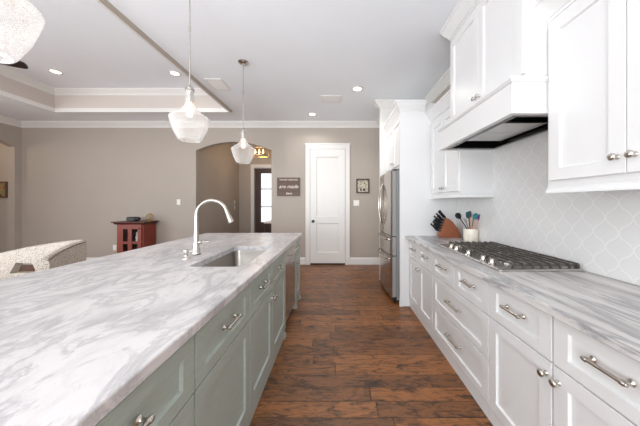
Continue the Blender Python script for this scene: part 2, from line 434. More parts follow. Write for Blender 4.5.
# door_1: white two panel door in the back wall
def panel_front(bm, mapf, u0, u1, v0, v1, fr, depth, rec, panels=None, bev=.008):
    """frame-and-panel front: mapf(u, v, d) with d growing towards the viewer"""
    panels = panels or [(u0+fr, u1-fr, v0+fr, v1-fr)]
    def Q(a, b, c, d, dd): return [(a, c, dd), (b, c, dd), (b, d, dd), (a, d, dd)]
    V = lambda L: [bm.verts.new(mapf(*x)) for x in L]
    def ring(A, C):
        for i in range(4): bm.faces.new((A[i], A[(i+1) % 4], C[(i+1) % 4], C[i]))
    back = V(Q(u0, u1, v0, v1, 0)); bm.faces.new(back[::-1])
    e = .0015
    side = V(Q(u0, u1, v0, v1, depth-e)); ring(back, side)
    front = V(Q(u0+e, u1-e, v0+e, v1-e, depth)); ring(side, front)
    edges = [bm.edges.get((front[i], front[(i+1) % 4])) for i in range(4)]
    hl = []
    for (a, b, c, d) in panels:
        h = V(Q(a, b, c, d, depth)); hl.append(h)
        edges += [bm.edges.new((h[i], h[(i+1) % 4])) for i in range(4)]
        g_ = V(Q(a+bev, b-bev, c+bev, d-bev, depth-rec)); ring(h, g_)
        bm.faces.new(g_)
    bmesh.ops.triangle_fill(bm, use_beauty=True, edges=edges)
door = sempty('door_1', (-.21, DB, 0))
my = lambda u_, v_, d: (u_, DB-.004-d, v_)
bm = B(); panel_front(bm, my, -.582, .162, .035, 2.47, .115, .03, .012, [(-.582+.125, .162-.125, .26, .89), (-.582+.125, .162-.125, 1.03, 2.31)], .022)
finish('door_slab', bm, M['trim'], door)
bm = B(); cz = 2.565
for a, b, c, d in ((-.685, -.588, 0, cz), (.168, .262, 0, cz), (-.588, .168, 2.476, cz)):
    box(bm, a, b, DB-.03, DB-.002, c, d, .004)
box(bm, -.70, .277, DB-.038, DB-.002, cz, cz+.03, .004)
finish('door_casing', bm, M['trim'], door)
bm = B(); lathe(bm, [(.03, 0), (.03, .006), (.012, .01), (.012, .03), (.026, .042), (.03, .055), (.022, .068), (0, .07)], (-.52, DB-.034, .93), '-Y', 20)
finish('door_knob', bm, M['bronze'], door, smooth=True)
boxo('threshold_gap', (-.58, .16, DB-.02, DB-.004, .001, .03), M['black'], door)  # black strip stands in for the shade under the door
# door_2: dark glazed front door in the hall
d2 = sempty('door_2', (-2.1, 7.85, 0))
bm = B(); poly_extrude(bm, [(-2.585, .01), (-1.635, .01), (-1.635, 2.405), (-2.585, 2.405)], [[(-2.40, .72), (-1.82, .72), (-1.82, 2.25), (-2.40, 2.25)]], lambda u_, v_, d: (u_, d, v_), 7.83, 7.875)
for z_ in (1.20, 1.76): box(bm, -2.40, -1.82, 7.835, 7.87, z_-.014, z_+.014)
finish('door_slab', bm, M['darkdoor'], d2)
boxo('glass_pane', (-2.40, -1.82, 7.848, 7.856, .72, 2.25), M['pane'], d2)
bm = B()
for a, b, c, d in ((-2.70, -2.60, 0, 2.52), (-1.62, -1.52, 0, 2.52), (-2.6, -1.62, 2.42, 2.52)): box(bm, a, b, 7.775, 7.80, c, d)
finish('door_casing', bm, M['trim'], d2)
bm = B(); lathe(bm, [(.03, 0), (.012, .01), (.012, .04), (.03, .05), (.03, .07), (0, .075)], (-2.53, 7.83, 1.45), '-Y', 16); finish('door_knob', bm, M['black'], d2, smooth=True)

# ---------------- pulls and knobs (shared meshes, copied) ----------------
def make_pull(L):
    bm = B(); o_ = .03
    tube(bm, [(o_, -L/2-.014, 0), (o_, -L/2-.012, 0), (o_, L/2+.012, 0), (o_, L/2+.014, 0)], [.005, .0066, .0066, .005], 12)
    for s in (-1, 1):
        lathe(bm, [(.0125, 0), (.0125, .003), (.0075, .008), (.006, .014), (.0065, .024), (.009, .028)], (0, s*L/2, 0), 'X', 16)
        lathe(bm, [(.007, -.009), (.0095, -.005), (.0095, .005), (.007, .009)], (o_, s*L/2, 0), 'Y', 12)
    me = bpy.data.meshes.new('pull_mesh'); bmesh.ops.recalc_face_normals(bm, faces=bm.faces[:]); bm.to_mesh(me); bm.free()
    for p_ in me.polygons: p_.use_smooth = True
    me.set_sharp_from_angle(angle=math.radians(35))
    me.materials.append(M['nickel']); return me
def make_knob():
    bm = B()
    lathe(bm, [(.011, 0), (.011, .003), (.006, .007), (.0055, .016), (.009, .020), (.0155, .024), (.0165, .029), (.013, .034), (.006, .0365), (0, .037)], (0, 0, 0), 'X', 20)
    me = bpy.data.meshes.new('knob_mesh'); bmesh.ops.recalc_face_normals(bm, faces=bm.faces[:]); bm.to_mesh(me); bm.free()
    for p_ in me.polygons: p_.use_smooth = True
    me.materials.append(M['nickel']); return me
PULL, PULLW, KNOB = make_pull(.118), make_pull(.19), make_knob()
def hardware(name, me, loc, s, parent):
    """s=+1 faces +X, -1 faces -X; parent is a mesh front whose thing is an Empty"""
    o = bpy.data.objects.new(name, me); COL.objects.link(o); o.parent = parent
    o.location = loc; o.rotation_euler = (0, 0, 0 if s > 0 else PI)
    return o

# ---------------- cabinets ----------------
def cabinet(name, label, x, s, y0, y1, z0, z1, depth, fronts, mat, group, cat='cabinet', extra=None, fr=.055):
    """x = face plane, s = direction it faces. fronts: (kind, y0, y1, z0, z1, hardware)"""
    th = thing(name, label, cat, (x-s*depth/2, (y0+y1)/2, z0), group)
    boxo('body', (x, x-s*depth, y0+.0008, y1-.0008, z0, z1), mat, th)
    for kind, a, b, c, d, hw in fronts:
        bm = B(); f_ = .062 if (d-c) > .28 else .050
        panel_front(bm, lambda u_, v_, dd: (x+s*dd, u_, v_), a, b, c, d, f_, .020, .012, [(a+.066, b-.066, c+f_, d-f_)], .0045)
        fo = finish(kind, bm, mat, th)
        fo.matrix_parent_inverse = Matrix.Identity(4); fo.data.transform(Matrix.Translation(-Vector(th.location)))
        for h in hw:
            hn, hy, hz = h
            me = (PULLW if b-a > .6 else PULL) if hn == 'handle' else KNOB
            hardware(hn, me, Vector((x+s*.018, hy, hz))-Vector(th.location), s, fo)
    if extra: extra(th)
    return th
G = .004
def pair(y0, y1, z0, z1, hz):
    m = (y0+y1)/2
    return [('door', y0+G, m-G/2, z0, z1, [('knob', m-.028, hz)]), ('door', m+G/2, y1-G, z0, z1, [('knob', m+.028, hz)])]
def drawer(y0, y1, z0, z1): return ('drawer', y0+G, y1-G, z0, z1, [('handle', (y0+y1)/2, (z0+z1)/2+.015)])
XF = .935; ZB = .862; ZS = .64; E0 = .095
def skirt(y0, y1, x, s, mat):
    def f(th):
        boxo('base_skirt', (x, x+s*.012, y0+.001, y1-.001, 0, E0-.012), mat, th)
    return f
GB = 'white base cabinets under the right counter'
cabinet('base_cabinet', 'white base cabinet beside the fridge, two small drawers over two doors', XF, -1, 2.41, 3.195, 0, ZB, .594,
        [drawer(2.41, 2.81, ZS, .85), drawer(2.81, 3.195, ZS, .85)] + pair(2.41, 3.195, E0, ZS-.008, .575), M['cab'], GB, extra=skirt(2.41, 3.195, XF, -1, M['cab']))
m2 = (2.41+1.515)/2
cabinet('base_cabinet', 'white drawer cabinet under the cooktop with two wide drawers below two small ones', XF, -1, 1.515, 2.41, 0, ZB, .594,
        [drawer(1.515, m2, ZS, .85), drawer(m2, 2.41, ZS, .85), drawer(1.515, 2.41, .365, ZS-.008), drawer(1.515, 2.41, E0, .357)], M['cab'], GB, extra=skirt(1.515, 2.41, XF, -1, M['cab']))
cabinet('base_cabinet', 'white base cabinet between the cooktop drawers and the nearest cabinet, one door', XF, -1, 1.066, 1.515, 0, ZB, .594,
        [drawer(1.066, 1.515, ZS, .85), ('door', 1.066+G, 1.515-G, E0, ZS-.008, [('knob', 1.066+.03, .575)])], M['cab'], GB, extra=skirt(1.066, 1.515, XF, -1, M['cab']))
cabinet('base_cabinet', 'white base cabinet nearest the camera at the right edge of the photo', XF, -1, .61, 1.064, 0, ZB, .594,
        [drawer(.61, 1.064, ZS, .85), ('door', .61+G, 1.064-G, E0, ZS-.008, [('knob', 1.064-.03, .575)])], M['cab'], GB, extra=skirt(.61, 1.064, XF, -1, M['cab']))
# right countertop
def slab(name, outer, holes, z0, z1, mat, label):
    bm = B(); r = .006
    # outer is a rectangle (x0,x1,y0,y1)
    x0, x1, y0, y1 = outer
    loops = [[(x0+i, y0+i), (x1-i, y0+i), (x1-i, y1-i), (x0+i, y1-i)] for i in (r, r*.3, 0, 0, r*.5)]
    zs = [z1, z1-r*.3, z1-r, z0+r*.5, z0]
    rings = [[bm.verts.new((x, y, z_)) for x, y in lp] for lp, z_ in zip(loops, zs)]
    for a, b in zip(rings, rings[1:]):
        for i in range(4): bm.faces.new((a[i], a[(i+1) % 4], b[(i+1) % 4], b[i]))
    for z_, rg in ((z1, rings[0]), (z0, rings[-1])):
        es = [bm.edges.get((rg[i], rg[(i+1) % 4])) for i in range(4)]
        hs = []
        for h in holes:
            vs = [bm.verts.new((x, y, z_)) for x, y in h]; hs.append(vs)
            es += [bm.edges.new((vs[i], vs[(i+1) % len(vs)])) for i in range(len(vs))]
        bmesh.ops.triangle_fill(bm, use_beauty=True, edges=es)
        if z_ == z1: top = hs
        else:
            for a, b in zip(top, hs):
                for i in range(len(a)): bm.faces.new((a[i], a[(i+1) % len(a)], b[(i+1) % len(a)], b[i]))
    return tag(finish(name, bm, mat), label, 'countertop')
slab('countertop', (.862, XR-.013, .3, 3.195), [], ZB+.001, .902, M['marble_run'], 'grey streaked stone countertop along the right wall under the cooktop')
tag(boxo('backsplash', (XR-.012, XR-.001, .3, 3.195, .903, 1.95), M['tile']), 'white arabesque tile backsplash behind the gas cooktop', 'backsplash')

# ---- wall cabinets
def rail(x0, x1, y0, y1, z_, s=1):
    def f(th):
        bm = B(); prof = [(-.02, 0), (.004, 0), (.004, -.012), (.016, -.03), (.016, -.038), (-.02, -.038)]
        sweep(bm, [(x1, y0), (x0, y0), (x0, y1)], prof, z=z_)
        box(bm, x0, x1, y0, y1, z_-.03, z_-.001)
        finish('bottom_rail', bm, M['cab'], th)
    return f
def crown_part(path, z_, wd, h, th, flip=False, mat=None):
    bm = B(); sweep(bm, path, crown_prof(wd, h), z=z_, flip=flip); return finish('crown', bm, mat or M['cab'], th, smooth=True, angle=30)
GW = 'white wall cabinets beside the range hood'
XU = 1.207; YH0, YH1 = 1.434, 2.443
def exA(th):
    rail(XU, XR-.002, YH1+.002, 3.195, 1.413)(th)
    crown_part([(XR-.002, YH1+.002), (XU, YH1+.002), (XU, 3.195)], 2.465, .075, .12, th)
cabinet('wall_cabinet', 'white two door wall cabinet above the knife block and utensil crock', XU, -1, YH1+.002, 3.195, 1.414, 2.45, XR-XU-.002,
        pair(YH1+.02, 3.18, 1.44, 2.30, 1.49), M['cab'], GW, extra=exA)
def exB(th):
    rail(XU, XR-.002, .62, YH0-.001, 1.413)(th)
    crown_part([(XU, .62), (XU, YH0-.001)], 2.465, .08, .12, th)
m_b = 1.028
cabinet('wall_cabinet', 'large white wall cabinet at the upper right edge nearest the camera', XU, -1, .62, YH0-.001, 1.414, 2.45, XR-XU-.002,
        [('door', m_b+.002, YH0-.028, 1.445, 2.315, [('knob', m_b+.032, 1.515)]), ('door', .645, m_b-.002, 1.445, 2.315, [('knob', m_b-.032, 1.515)])], M['cab'], GW, extra=exB)
XH = 1.11
def exH(th):
    crown_part([(XR-.002, YH0), (XH, YH0), (XH, YH1), (XR-.002, YH1)], 3.045, .08, .15, th)
cabinet('wall_cabinet', 'tall white two door cabinet above the range hood reaching the ceiling', XH, -1, YH0, YH1, 2.052, 3.045, XR-XH-.002,
        pair(YH0+.035, YH1-.025, 2.085, 2.86, 2.14), M['cab'], GW, extra=exH)
# ---- range hood
hd = thing('range_hood', 'white boxed range hood with black underside over the cooktop', 'range hood', (1.3, 2.0, 1.84))
hx, hy0, hy1, hz0, hz1 = 1.0, YH0, YH1, 1.835, 2.035
bm = B()
box(bm, hx, hx+.022, hy0, hy1, hz0, hz1); box(bm, hx+.022, XR-.013, hy0, hy0+.02, hz0, hz1); box(bm, hx+.022, XR-.013, hy1-.02, hy1, hz0, hz1)
box(bm, hx+.022, XR-.013, hy0+.02, hy1-.02, hz1-.02, hz1)
finish('shell', bm, M['cab'], hd)
bm = B(); sweep(bm, [(XR-.03, hy0), (hx, hy0), (hx, hy1), (XR-.03, hy1)], [(0, .0), (.018, 0), (.018, -.012), (.006, -.028), (0, -.028)], z=hz1+.006); finish('top_moulding', bm, M['cab'], hd)
bm = B(); sweep(bm, [(XR-.03, hy0), (hx, hy0), (hx, hy1), (XR-.03, hy1)], [(-.03, 0), (.006, 0), (.006, .022), (0, .022), (0, .002), (-.03, .002)], z=hz0-.002); finish('bottom_lip', bm, M['cab'], hd)
bm = B()
lx0, lx1, ly0, ly1 = hx+.03, XR-.02, hy0+.025, hy1-.025
poly_extrude(bm, [(lx0, ly0), (lx1, ly0), (lx1, ly1), (lx0, ly1)], [[(lx0+.05, ly0+.05), (lx1-.03, ly0+.05), (lx1-.03, ly1-.05), (lx0+.05, ly1-.05)]], lambda u_, v_, d: (u_, v_, d), hz0+.004, hz0+.014)
box(bm, lx0+.045, lx0+.05, ly0+.05, ly1-.05, hz0+.014, hz0+.16); box(bm, lx1-.03, lx1-.025, ly0+.05, ly1-.05, hz0+.014, hz0+.16)
box(bm, lx0+.05, lx1-.03, ly0+.045, ly0+.05, hz0+.014, hz0+.16); box(bm, lx0+.05, lx1-.03, ly1-.05, ly1-.045, hz0+.014, hz0+.16)
box(bm, lx0+.045, lx1-.025, ly0+.045, ly1-.045, hz0+.15, hz0+.16)
finish('liner', bm, M['liner'], hd)
for a, b in ((ly0+.27, 1.955), (1.96, ly1-.2)):
    bm = B(); box(bm, lx0+.10, lx1-.06, a, b, hz0+.035, hz0+.047, .003); finish('filter', bm, M['filter'], hd)

# ---------------- fridge alcove ----------------
al = thing('fridge_enclosure', 'tall white cabinet enclosure around the stainless fridge with crown moulding', 'cabinet', (1.2, 3.27, 0))
boxo('side_panel', (.80, XR-.002, 3.198, 3.232, 0, 2.595), M['cab'], al)
boxo('base_block', (.79, .84, 3.186, 3.197, 0, .10), M['cab'], al)
boxo('upper_box', (.852, XR-.002, 3.233, 4.278, 1.80, 2.595), M['cab'], al)
ym = (3.24+4.27)/2
for a, b, ky in ((3.245, ym-.002, ym-.03), (ym+.002, 4.27, ym+.03)):
    bm = B(); panel_front(bm, lambda u_, v_, dd: (.852-dd, u_, v_), a, b, 1.84, 2.46, .055, .020, .012, None, .0045)
    fo = finish('door', bm, M['cab'], al); fo.matrix_parent_inverse = Matrix.Identity(4); fo.data.transform(Matrix.Translation(-Vector(al.location)))
    hardware('knob', KNOB, Vector((.834, ky, 1.90))-Vector(al.location), -1, fo)
crown_part([(1.12, 3.198), (.80, 3.198), (.80, 3.232)], 2.61, .075, .12, al)
crown_part([(.852, 3.233), (.852, 4.278)], 2.61, .075, .14, al)

fg = thing('refrigerator', 'stainless french door refrigerator standing in the white alcove', 'refrigerator', (1.15, 3.8, 0))
boxo('cabinet_body', (.785, 1.50, 3.302, 4.212, .03, 1.755), M['applgrey'], fg, .004)
def fdoor(name, y0, y1, z0, z1, mat=None, bulge=.03):
    bm = B(); n = 14; outl = []
    for k in range(n+1):
        y = y0 + (y1-y0)*k/n; tt = (y-3.757)/.455
        outl.append((.715 - bulge*(1-tt*tt) + (.012 if k in (0, n) else 0), y))
    outl = outl + [(.78, y1), (.78, y0)]
    rings = [[bm.verts.new((x, y, z_)) for x, y in outl] for z_ in (z0, z1)]
    k = len(outl)
    for i in range(k):
        j = (i+1) % k; f = bm.faces.new((rings[0][i], rings[0][j], rings[1][j], rings[1][i]))
        f.material_index = 1 if i >= n else 0
    for rg in rings: f = bm.faces.new(rg); f.material_index = 1
    return finish(name, bm, [mat or M['steelv'], M['applgrey']], fg)
YC = 3.757
dl = fdoor('door', 3.305, YC-.003, .885, 1.745); dr = fdoor('door', YC+.003, 4.209, .885, 1.745)
md = fdoor('drawer', 3.305, 4.209, .625, .872); fz = fdoor('drawer', 3.305, 4.209, .075, .612)
def child2(bm, name, mat, par):
    """sub-part: geometry in world space under a part whose own parent is an Empty"""
    o = finish(name, bm, mat, None, smooth=True); o.parent = par
    return o
for dd, s in ((dl, -1), (dr, 1)):
    bm = B(); pts = []
    for k in range(15):
        tt = k/14; z_ = 1.0+.60*tt; bow = math.sin(PI*tt)
        pts.append((.69 - .012 - .045*bow**.6, YC + s*(.02+.055*bow), z_))
    pts = [(.70, pts[0][1], 1.0)] + pts + [(.70, pts[-1][1], 1.6)]
    tube(bm, pts, .011, 10); child2(bm, 'handle', M['nickel'], dd)
for dd, z_ in ((md, .825), (fz, .565)):
    bm = B(); pts = []
    for k in range(15):
        tt = k/14; y = 3.38+.755*tt; pts.append((.715-.03*(1-((y-YC)/.455)**2)-.012-.035*math.sin(PI*tt)**.4, y, z_))
    pts = [(.71, 3.38, z_)] + pts + [(.71, 4.135, z_)]
    tube(bm, pts, .011, 10); child2(bm, 'handle', M['nickel'], dd)
boxo('toe_grille', (.745, .785, 3.32, 4.195, .012, .07), M['black'], fg)
for y in (3.31, 4.13): boxo('hinge_cover', (.74, .80, y, y+.07, 1.746, 1.768), M['black'], fg)
for y in (3.37, 4.14):
    for x in (.83, 1.45):
        bm = B(); lathe(bm, [(.02, 0), (.02, .031)], (x, y, .0), 'Z', 12); finish('levelling_foot', bm, M['black'], fg)

# ---------------- island ----------------
XI = -.535
GI = 'grey green cabinets of the island'
def ifoot(ys):
    def f(th):
        for y in ys:
            bm = B(); 
            prof = [(0, 0), (.045, 0), (.04, .03), (.024, .045), (.024, .065), (.034, .08), (.034, .105), (0, .105)]
            vs0 = [bm.verts.new((XI+a*.6, y-.028, b)) for a, b in prof]; vs1 = [bm.verts.new((XI+a*.6, y+.028, b)) for a, b in prof]
            n = len(prof)
            for i in range(n): bm.faces.new((vs0[i], vs0[(i+1) % n], vs1[(i+1) % n], vs1[i]))
            bm.faces.new(vs0); bm.faces.new(vs1)
            finish('foot', bm, M['island'], th)
    return f
def both(*fs):
    def f(th):
        for q_ in fs: q_(th)
    return f
mi = M['island']; DI = .62
cabinet('island_cabinet', 'sage grey island cabinet at the bottom left corner of the photo, nearest the camera', XI, 1, .20, .905, 0, .862, DI,
        [drawer(.20, .905, ZS, .845), ('door', .20+G, .905-G, E0, ZS-.008, [])], mi, GI, extra=skirt(.20, .905, XI, 1, mi))
cabinet('island_cabinet', 'sage grey island cabinet second from the camera, one drawer over one broad door', XI, 1, .905, 1.474, 0, .862, DI,
        [drawer(.905, 1.474, ZS, .845), ('door', .905+G, 1.474-G, E0, ZS-.008, [])], mi, GI, extra=skirt(.905, 1.474, XI, 1, mi))
ms = 1.97
def ext_sink(th):
    skirt(1.474, 2.485, XI, 1, mi)(th); ifoot([2.455])(th)
# sink base: open box so that the bowl hangs inside it
sk = thing('island_cabinet', 'sage grey island sink cabinet with two drawer fronts over two knobbed doors, beside the dishwasher', 'cabinet', (XI-DI/2, ms, 0), GI)
bm = B(); box(bm, XI, XI-.02, 1.475, 2.484, 0, .862); box(bm, XI-DI, XI-DI+.02, 1.475, 2.484, 0, .862); box(bm, XI-.02, XI-DI+.02, 1.475, 1.495, 0, .862)
box(bm, XI-.02, XI-DI+.02, 2.464, 2.484, 0, .862); box(bm, XI-.02, XI-DI+.02, 1.495, 2.464, .08, .10)
finish('body', bm, mi, sk)
for kind, a, b, c, d, hw in [drawer(1.474, ms, ZS, .845), drawer(ms, 2.485, ZS, .845)] + pair(1.474, 2.485, E0, ZS-.008, .575):
    bm = B(); panel_front(bm, lambda u_, v_, dd: (XI+dd, u_, v_), a, b, c, d, .05, .020, .012, [(a+.064, b-.064, c+(.062 if d-c > .28 else .05), d-(.062 if d-c > .28 else .05))], .0045)
    fo = finish(kind, bm, mi, sk); fo.matrix_parent_inverse = Matrix.Identity(4); fo.data.transform(Matrix.Translation(-Vector(sk.location)))
    for hn, hy, hz in hw: hardware(hn, PULL if hn == 'handle' else KNOB, Vector((XI+.018, hy, hz))-Vector(sk.location), 1, fo)
ext_sink(sk)
cabinet('island_cabinet', 'narrow sage grey island end cabinet beyond the dishwasher, at the far end of the island', XI, 1, 3.107, 3.47, 0, .862, DI,
        [drawer(3.107, 3.45, ZS, .845), ('door', 3.107+G, 3.45-G, E0+.02, ZS-.008, [('knob', 3.142, .575)])], mi, GI, extra=ifoot([3.14, 3.435]))
dw = thing('dishwasher', 'stainless dishwasher with bar handle built into the island beyond the sink', 'dishwasher', (XI-.3, 2.797, 0))
boxo('tub', (XI-.02, XI-.60, 2.497, 3.097, .02, .855), M['black'], dw)
boxo('toe_plate', (XI-.06, XI-.021, 2.50, 3.09, .0, .095), M['black'], dw)
boxo('door_panel', (XI-.019, XI+.012, 2.495, 3.099, .10, .705), M['steelv'], dw, .004)
cpn = boxo('control_panel', (XI-.019, XI+.022, 2.495, 3.099, .712, .852), M['steel'], dw, .006)
bm = B(); tube(bm, [(XI+.02, 2.55, .79), (XI+.058, 2.55, .79), (XI+.062, 2.57, .79), (XI+.062, 3.02, .79), (XI+.058, 3.04, .79), (XI+.02, 3.04, .79)], .009, 10); finish('handle', bm, M['nickel'], dw, smooth=True)
bm = B()
box(bm, XI-DI-.002, XI-DI-.03, .20, 3.47, 0, .862)
for k in range(6):
    a = .20+3.19*k/6; box(bm, XI-DI-.03, XI-DI-.045, a, a+.07, .0, .862)
bp_ = tag(finish('island_back_panel', bm, mi), 'sage grey panelled back of the island facing the living room', 'panel')
# two bracket supports under the overhang (living room side)
tag(boxo('island_support_wall', (-1.50, -1.20, .42, 3.42, .0, .862), mi), 'sage grey support under the seating overhang of the island', 'support')

# sink hole (rounded rectangle)
def rrect(x0, x1, y0, y1, r, n=6):
    out = []
    for cx_, cy_, a0_ in ((x1-r, y1-r, 0), (x0+r, y1-r, PI/2), (x0+r, y0+r, PI), (x1-r, y0+r, 1.5*PI)):
        for k in range(n+1):
            a = a0_ + PI/2*k/n; out.append((cx_+r*math.cos(a), cy_+r*math.sin(a)))
    return out
SX0, SX1, SY0, SY1 = -.985, -.622, 1.64, 2.41
slab('island_countertop', (-1.834, -.495, .2, 3.5), [rrect(SX0, SX1, SY0, SY1, .045)], .863, .902, M['marble_island'], 'white and grey marbled stone top of the long kitchen island')
sk_ = thing('sink', 'stainless undermount sink set into the island top below the arched faucet', 'sink', (-.81, 1.995, .68))
bm = B(); rings = []
for off_, z_ in ((-.012, .860), (-.002, .860), (.0, .845), (.008, .72), (.03, .69), (.10, .683)):
    r_ = max(.02, .05-off_*.2)
    rings.append([bm.verts.new((x, y, z_)) for x, y in rrect(SX0+off_, SX1-off_, SY0+off_, SY1-off_, r_)])
for a, b in zip(rings, rings[1:]):
    for i in range(len(a)): bm.faces.new((a[i], a[(i+1) % len(a)], b[(i+1) % len(a)], b[i]))
bm.faces.new(rings[-1])
bowl = finish('bowl', bm, M['sinkm'], sk_, smooth=True)
sm = bowl.modifiers.new('thick', 'SOLIDIFY'); sm.thickness = .002; sm.offset = 1
bm = B(); lathe(bm, [(.045, 0), (.045, .003), (.03, .001), (.028, .0012), (0, .0015)], (-.81, 2.0, .6835), 'Z', 24); finish('drain', bm, M['nickel'], sk_, smooth=True)

# faucet
fa = thing('faucet', 'brushed nickel arched pull down faucet standing behind the island sink', 'faucet', (-1.146, 2.03, .902))
fx, fy, fz0 = -1.146, 2.03, .902
bm = B(); lathe(bm, [(.032, 0), (.032, .008), (.027, .014), (.026, .05), (.0225, .058), (.0215, .1), (.0165, .2)], (fx, fy, fz0), 'Z', 24); finish('base', bm, M['nickel'], fa, smooth=True)
bm = B(); pts = [(fx, fy, fz0+.18), (fx, fy, fz0+.27)]; R_ = .125; rad = [.0165, .015]
for k in range(0, 17):
    a = PI*(1 - k/16*.90); pts.append((fx+R_+R_*math.cos(a), fy, fz0+.315+R_*math.sin(a)*1.0)); rad.append(.0135)
tube(bm, pts, rad, 14); finish('spout', bm, M['nickel'], fa, smooth=True)
e = Vector(pts[-1]); dvec = (e-Vector(pts[-2])).normalized()
bm = B(); tube(bm, [e-dvec*.01, e+dvec*.02, e+dvec*.03, e+dvec*.09, e+dvec*.10], [.0145, .016, .0165, .0225, .021], 16); finish('spray_head', bm, M['nickel'], fa, smooth=True)
bm = B(); lathe(bm, [(.014, 0), (.014, .02), (.008, .024)], (fx+.02, fy, fz0+.10), 'X', 14); tube(bm, [(fx+.04, fy, fz0+.10), (fx+.075, fy, fz0+.102), (fx+.105, fy, fz0+.105)], [.006, .005, .0055], 10); finish('lever', bm, M['nickel'], fa, smooth=True)
bm = B(); lathe(bm, [(.0335, 0), (.0335, .006), (.02, .0062)], (fx, fy, fz0+.0), 'Z', 24); finish('base_ring', bm, M['black'], fa)
sd = thing('soap_dispenser', 'short brushed nickel soap dispenser on the island left of the faucet', 'soap dispenser', (-1.125, 1.86, .902))
bm = B(); lathe(bm, [(.026, 0), (.026, .006), (.02, .014), (.0125, .022), (.011, .036), (.013, .04)], (-1.125, 1.86, .902), 'Z', 20); finish('base', bm, M['nickel'], sd, smooth=True)
bm = B(); lathe(bm, [(.008, .038), (.008, .046), (.018, .05), (.02, .062), (.016, .070), (0, .072)], (-1.125, 1.86, .902), 'Z', 20)
tube(bm, [(-1.115, 1.86, .960), (-1.08, 1.875, .960), (-1.065, 1.88, .955)], [.0065, .006, .005], 10); finish('pump_head', bm, M['nickel'], sd, smooth=True)

# ---------------- cooktop ----------------
ck = thing('cooktop', 'stainless gas cooktop with black cast iron grates on the right counter', 'cooktop', (1.26, 2.0, .902))
CX0, CX1, CY0, CY1 = .985, 1.505, 1.52, 2.46
bm = B(); r1 = [(o_, z_) for o_, z_ in ((0, .0025), (0, .010), (.006, .014), (.022, .014), (.030, .009))]
rings = [[bm.verts.new((x, y, .902+z_)) for x, y in rrect(CX0+o_, CX1-o_, CY0+o_, CY1-o_, .02)] for o_, z_ in r1]
for a, b in zip(rings, rings[1:]):
    for i in range(len(a)): bm.faces.new((a[i], a[(i+1) % len(a)], b[(i+1) % len(a)], b[i]))
bm.faces.new(rings[-1]); bm.faces.new(rings[0]); finish('drip_tray', bm, M['steel'], ck)
kz = .902+.010
kb = None
for y in (2.27, 2.17, 1.975, 1.775, 1.675):
    if kb is None:
        bm = B(); lathe(bm, [(.024, 0), (.024, .004), (.019, .008), (.017, .030), (.015, .033), (0, .033)], (0, 0, 0), 'Z', 20); box(bm, -.004, .004, -.019, .019, .026, .038, .001)
        kb = finish('control_knob', bm, M['nickel'], None, smooth=True); kb.parent = ck; k_ = kb
    else:
        k_ = kb.copy(); COL.objects.link(k_); k_.parent = ck
    k_.location = Vector((1.035, y, kz))-Vector(ck.location)
bsp = [(1.16, 1.72, .042), (1.38, 1.72, .036), (1.29, 2.018, .055), (1.16, 2.32, .036), (1.38, 2.32, .042)]
for x, y, r in bsp:
    bm = B(); lathe(bm, [(r*1.25, 0), (r*1.25, .006), (r, .012), (r*.95, .020), (0, .020)], (x, y, kz), 'Z', 24)
    bu = finish('burner', bm, M['steel'], ck, smooth=True)
    bm = B(); lathe(bm, [(r*.95, .0201), (r*.98, .025), (r*.85, .029), (0, .030)], (x, y, kz), 'Z', 24)
    o = finish('burner_cap', bm, M['black'], None, smooth=True); o.parent = bu
def grate(y0, y1):
    bm = B(); gz = .902+.047; x0, x1 = 1.09, 1.485; n = 8
    for k in range(n):
        x = x0+(x1-x0)*k/(n-1)
        hw = .0045
        pr = [(y0, gz-.032), (y0, gz-.010), (y0+.012, gz), (y1-.012, gz), (y1, gz-.010), (y1, gz-.032), (y1-.011, gz-.032), (y1-.012, gz-.014), (y1-.02, gz-.011), (y0+.02, gz-.011), (y0+.012, gz-.014), (y0+.011, gz-.032)]
        a = [bm.verts.new((x-hw, y, z_)) for y, z_ in pr]; b = [bm.verts.new((x+hw, y, z_)) for y, z_ in pr]; m_ = len(pr)
        for i in range(m_): bm.faces.new((a[i], a[(i+1) % m_], b[(i+1) % m_], b[i]))
        bm.faces.new(a); bm.faces.new(b)
    for y in (y0+.022, (y0+y1)/2, y1-.022): box(bm, x0-.004, x1+.004, y-.006, y+.006, gz-.022, gz-.010)
    for x in (x0, x1):
        for y in (y0+.022, y1-.022): box(bm, x-.007, x+.007, y-.007, y+.007, .912, gz-.02)
    return finish('grate', bm, M['grate'], ck)
for a, b in ((1.535, 1.85), (1.853, 2.145), (2.148, 2.44)): grate(a, b)

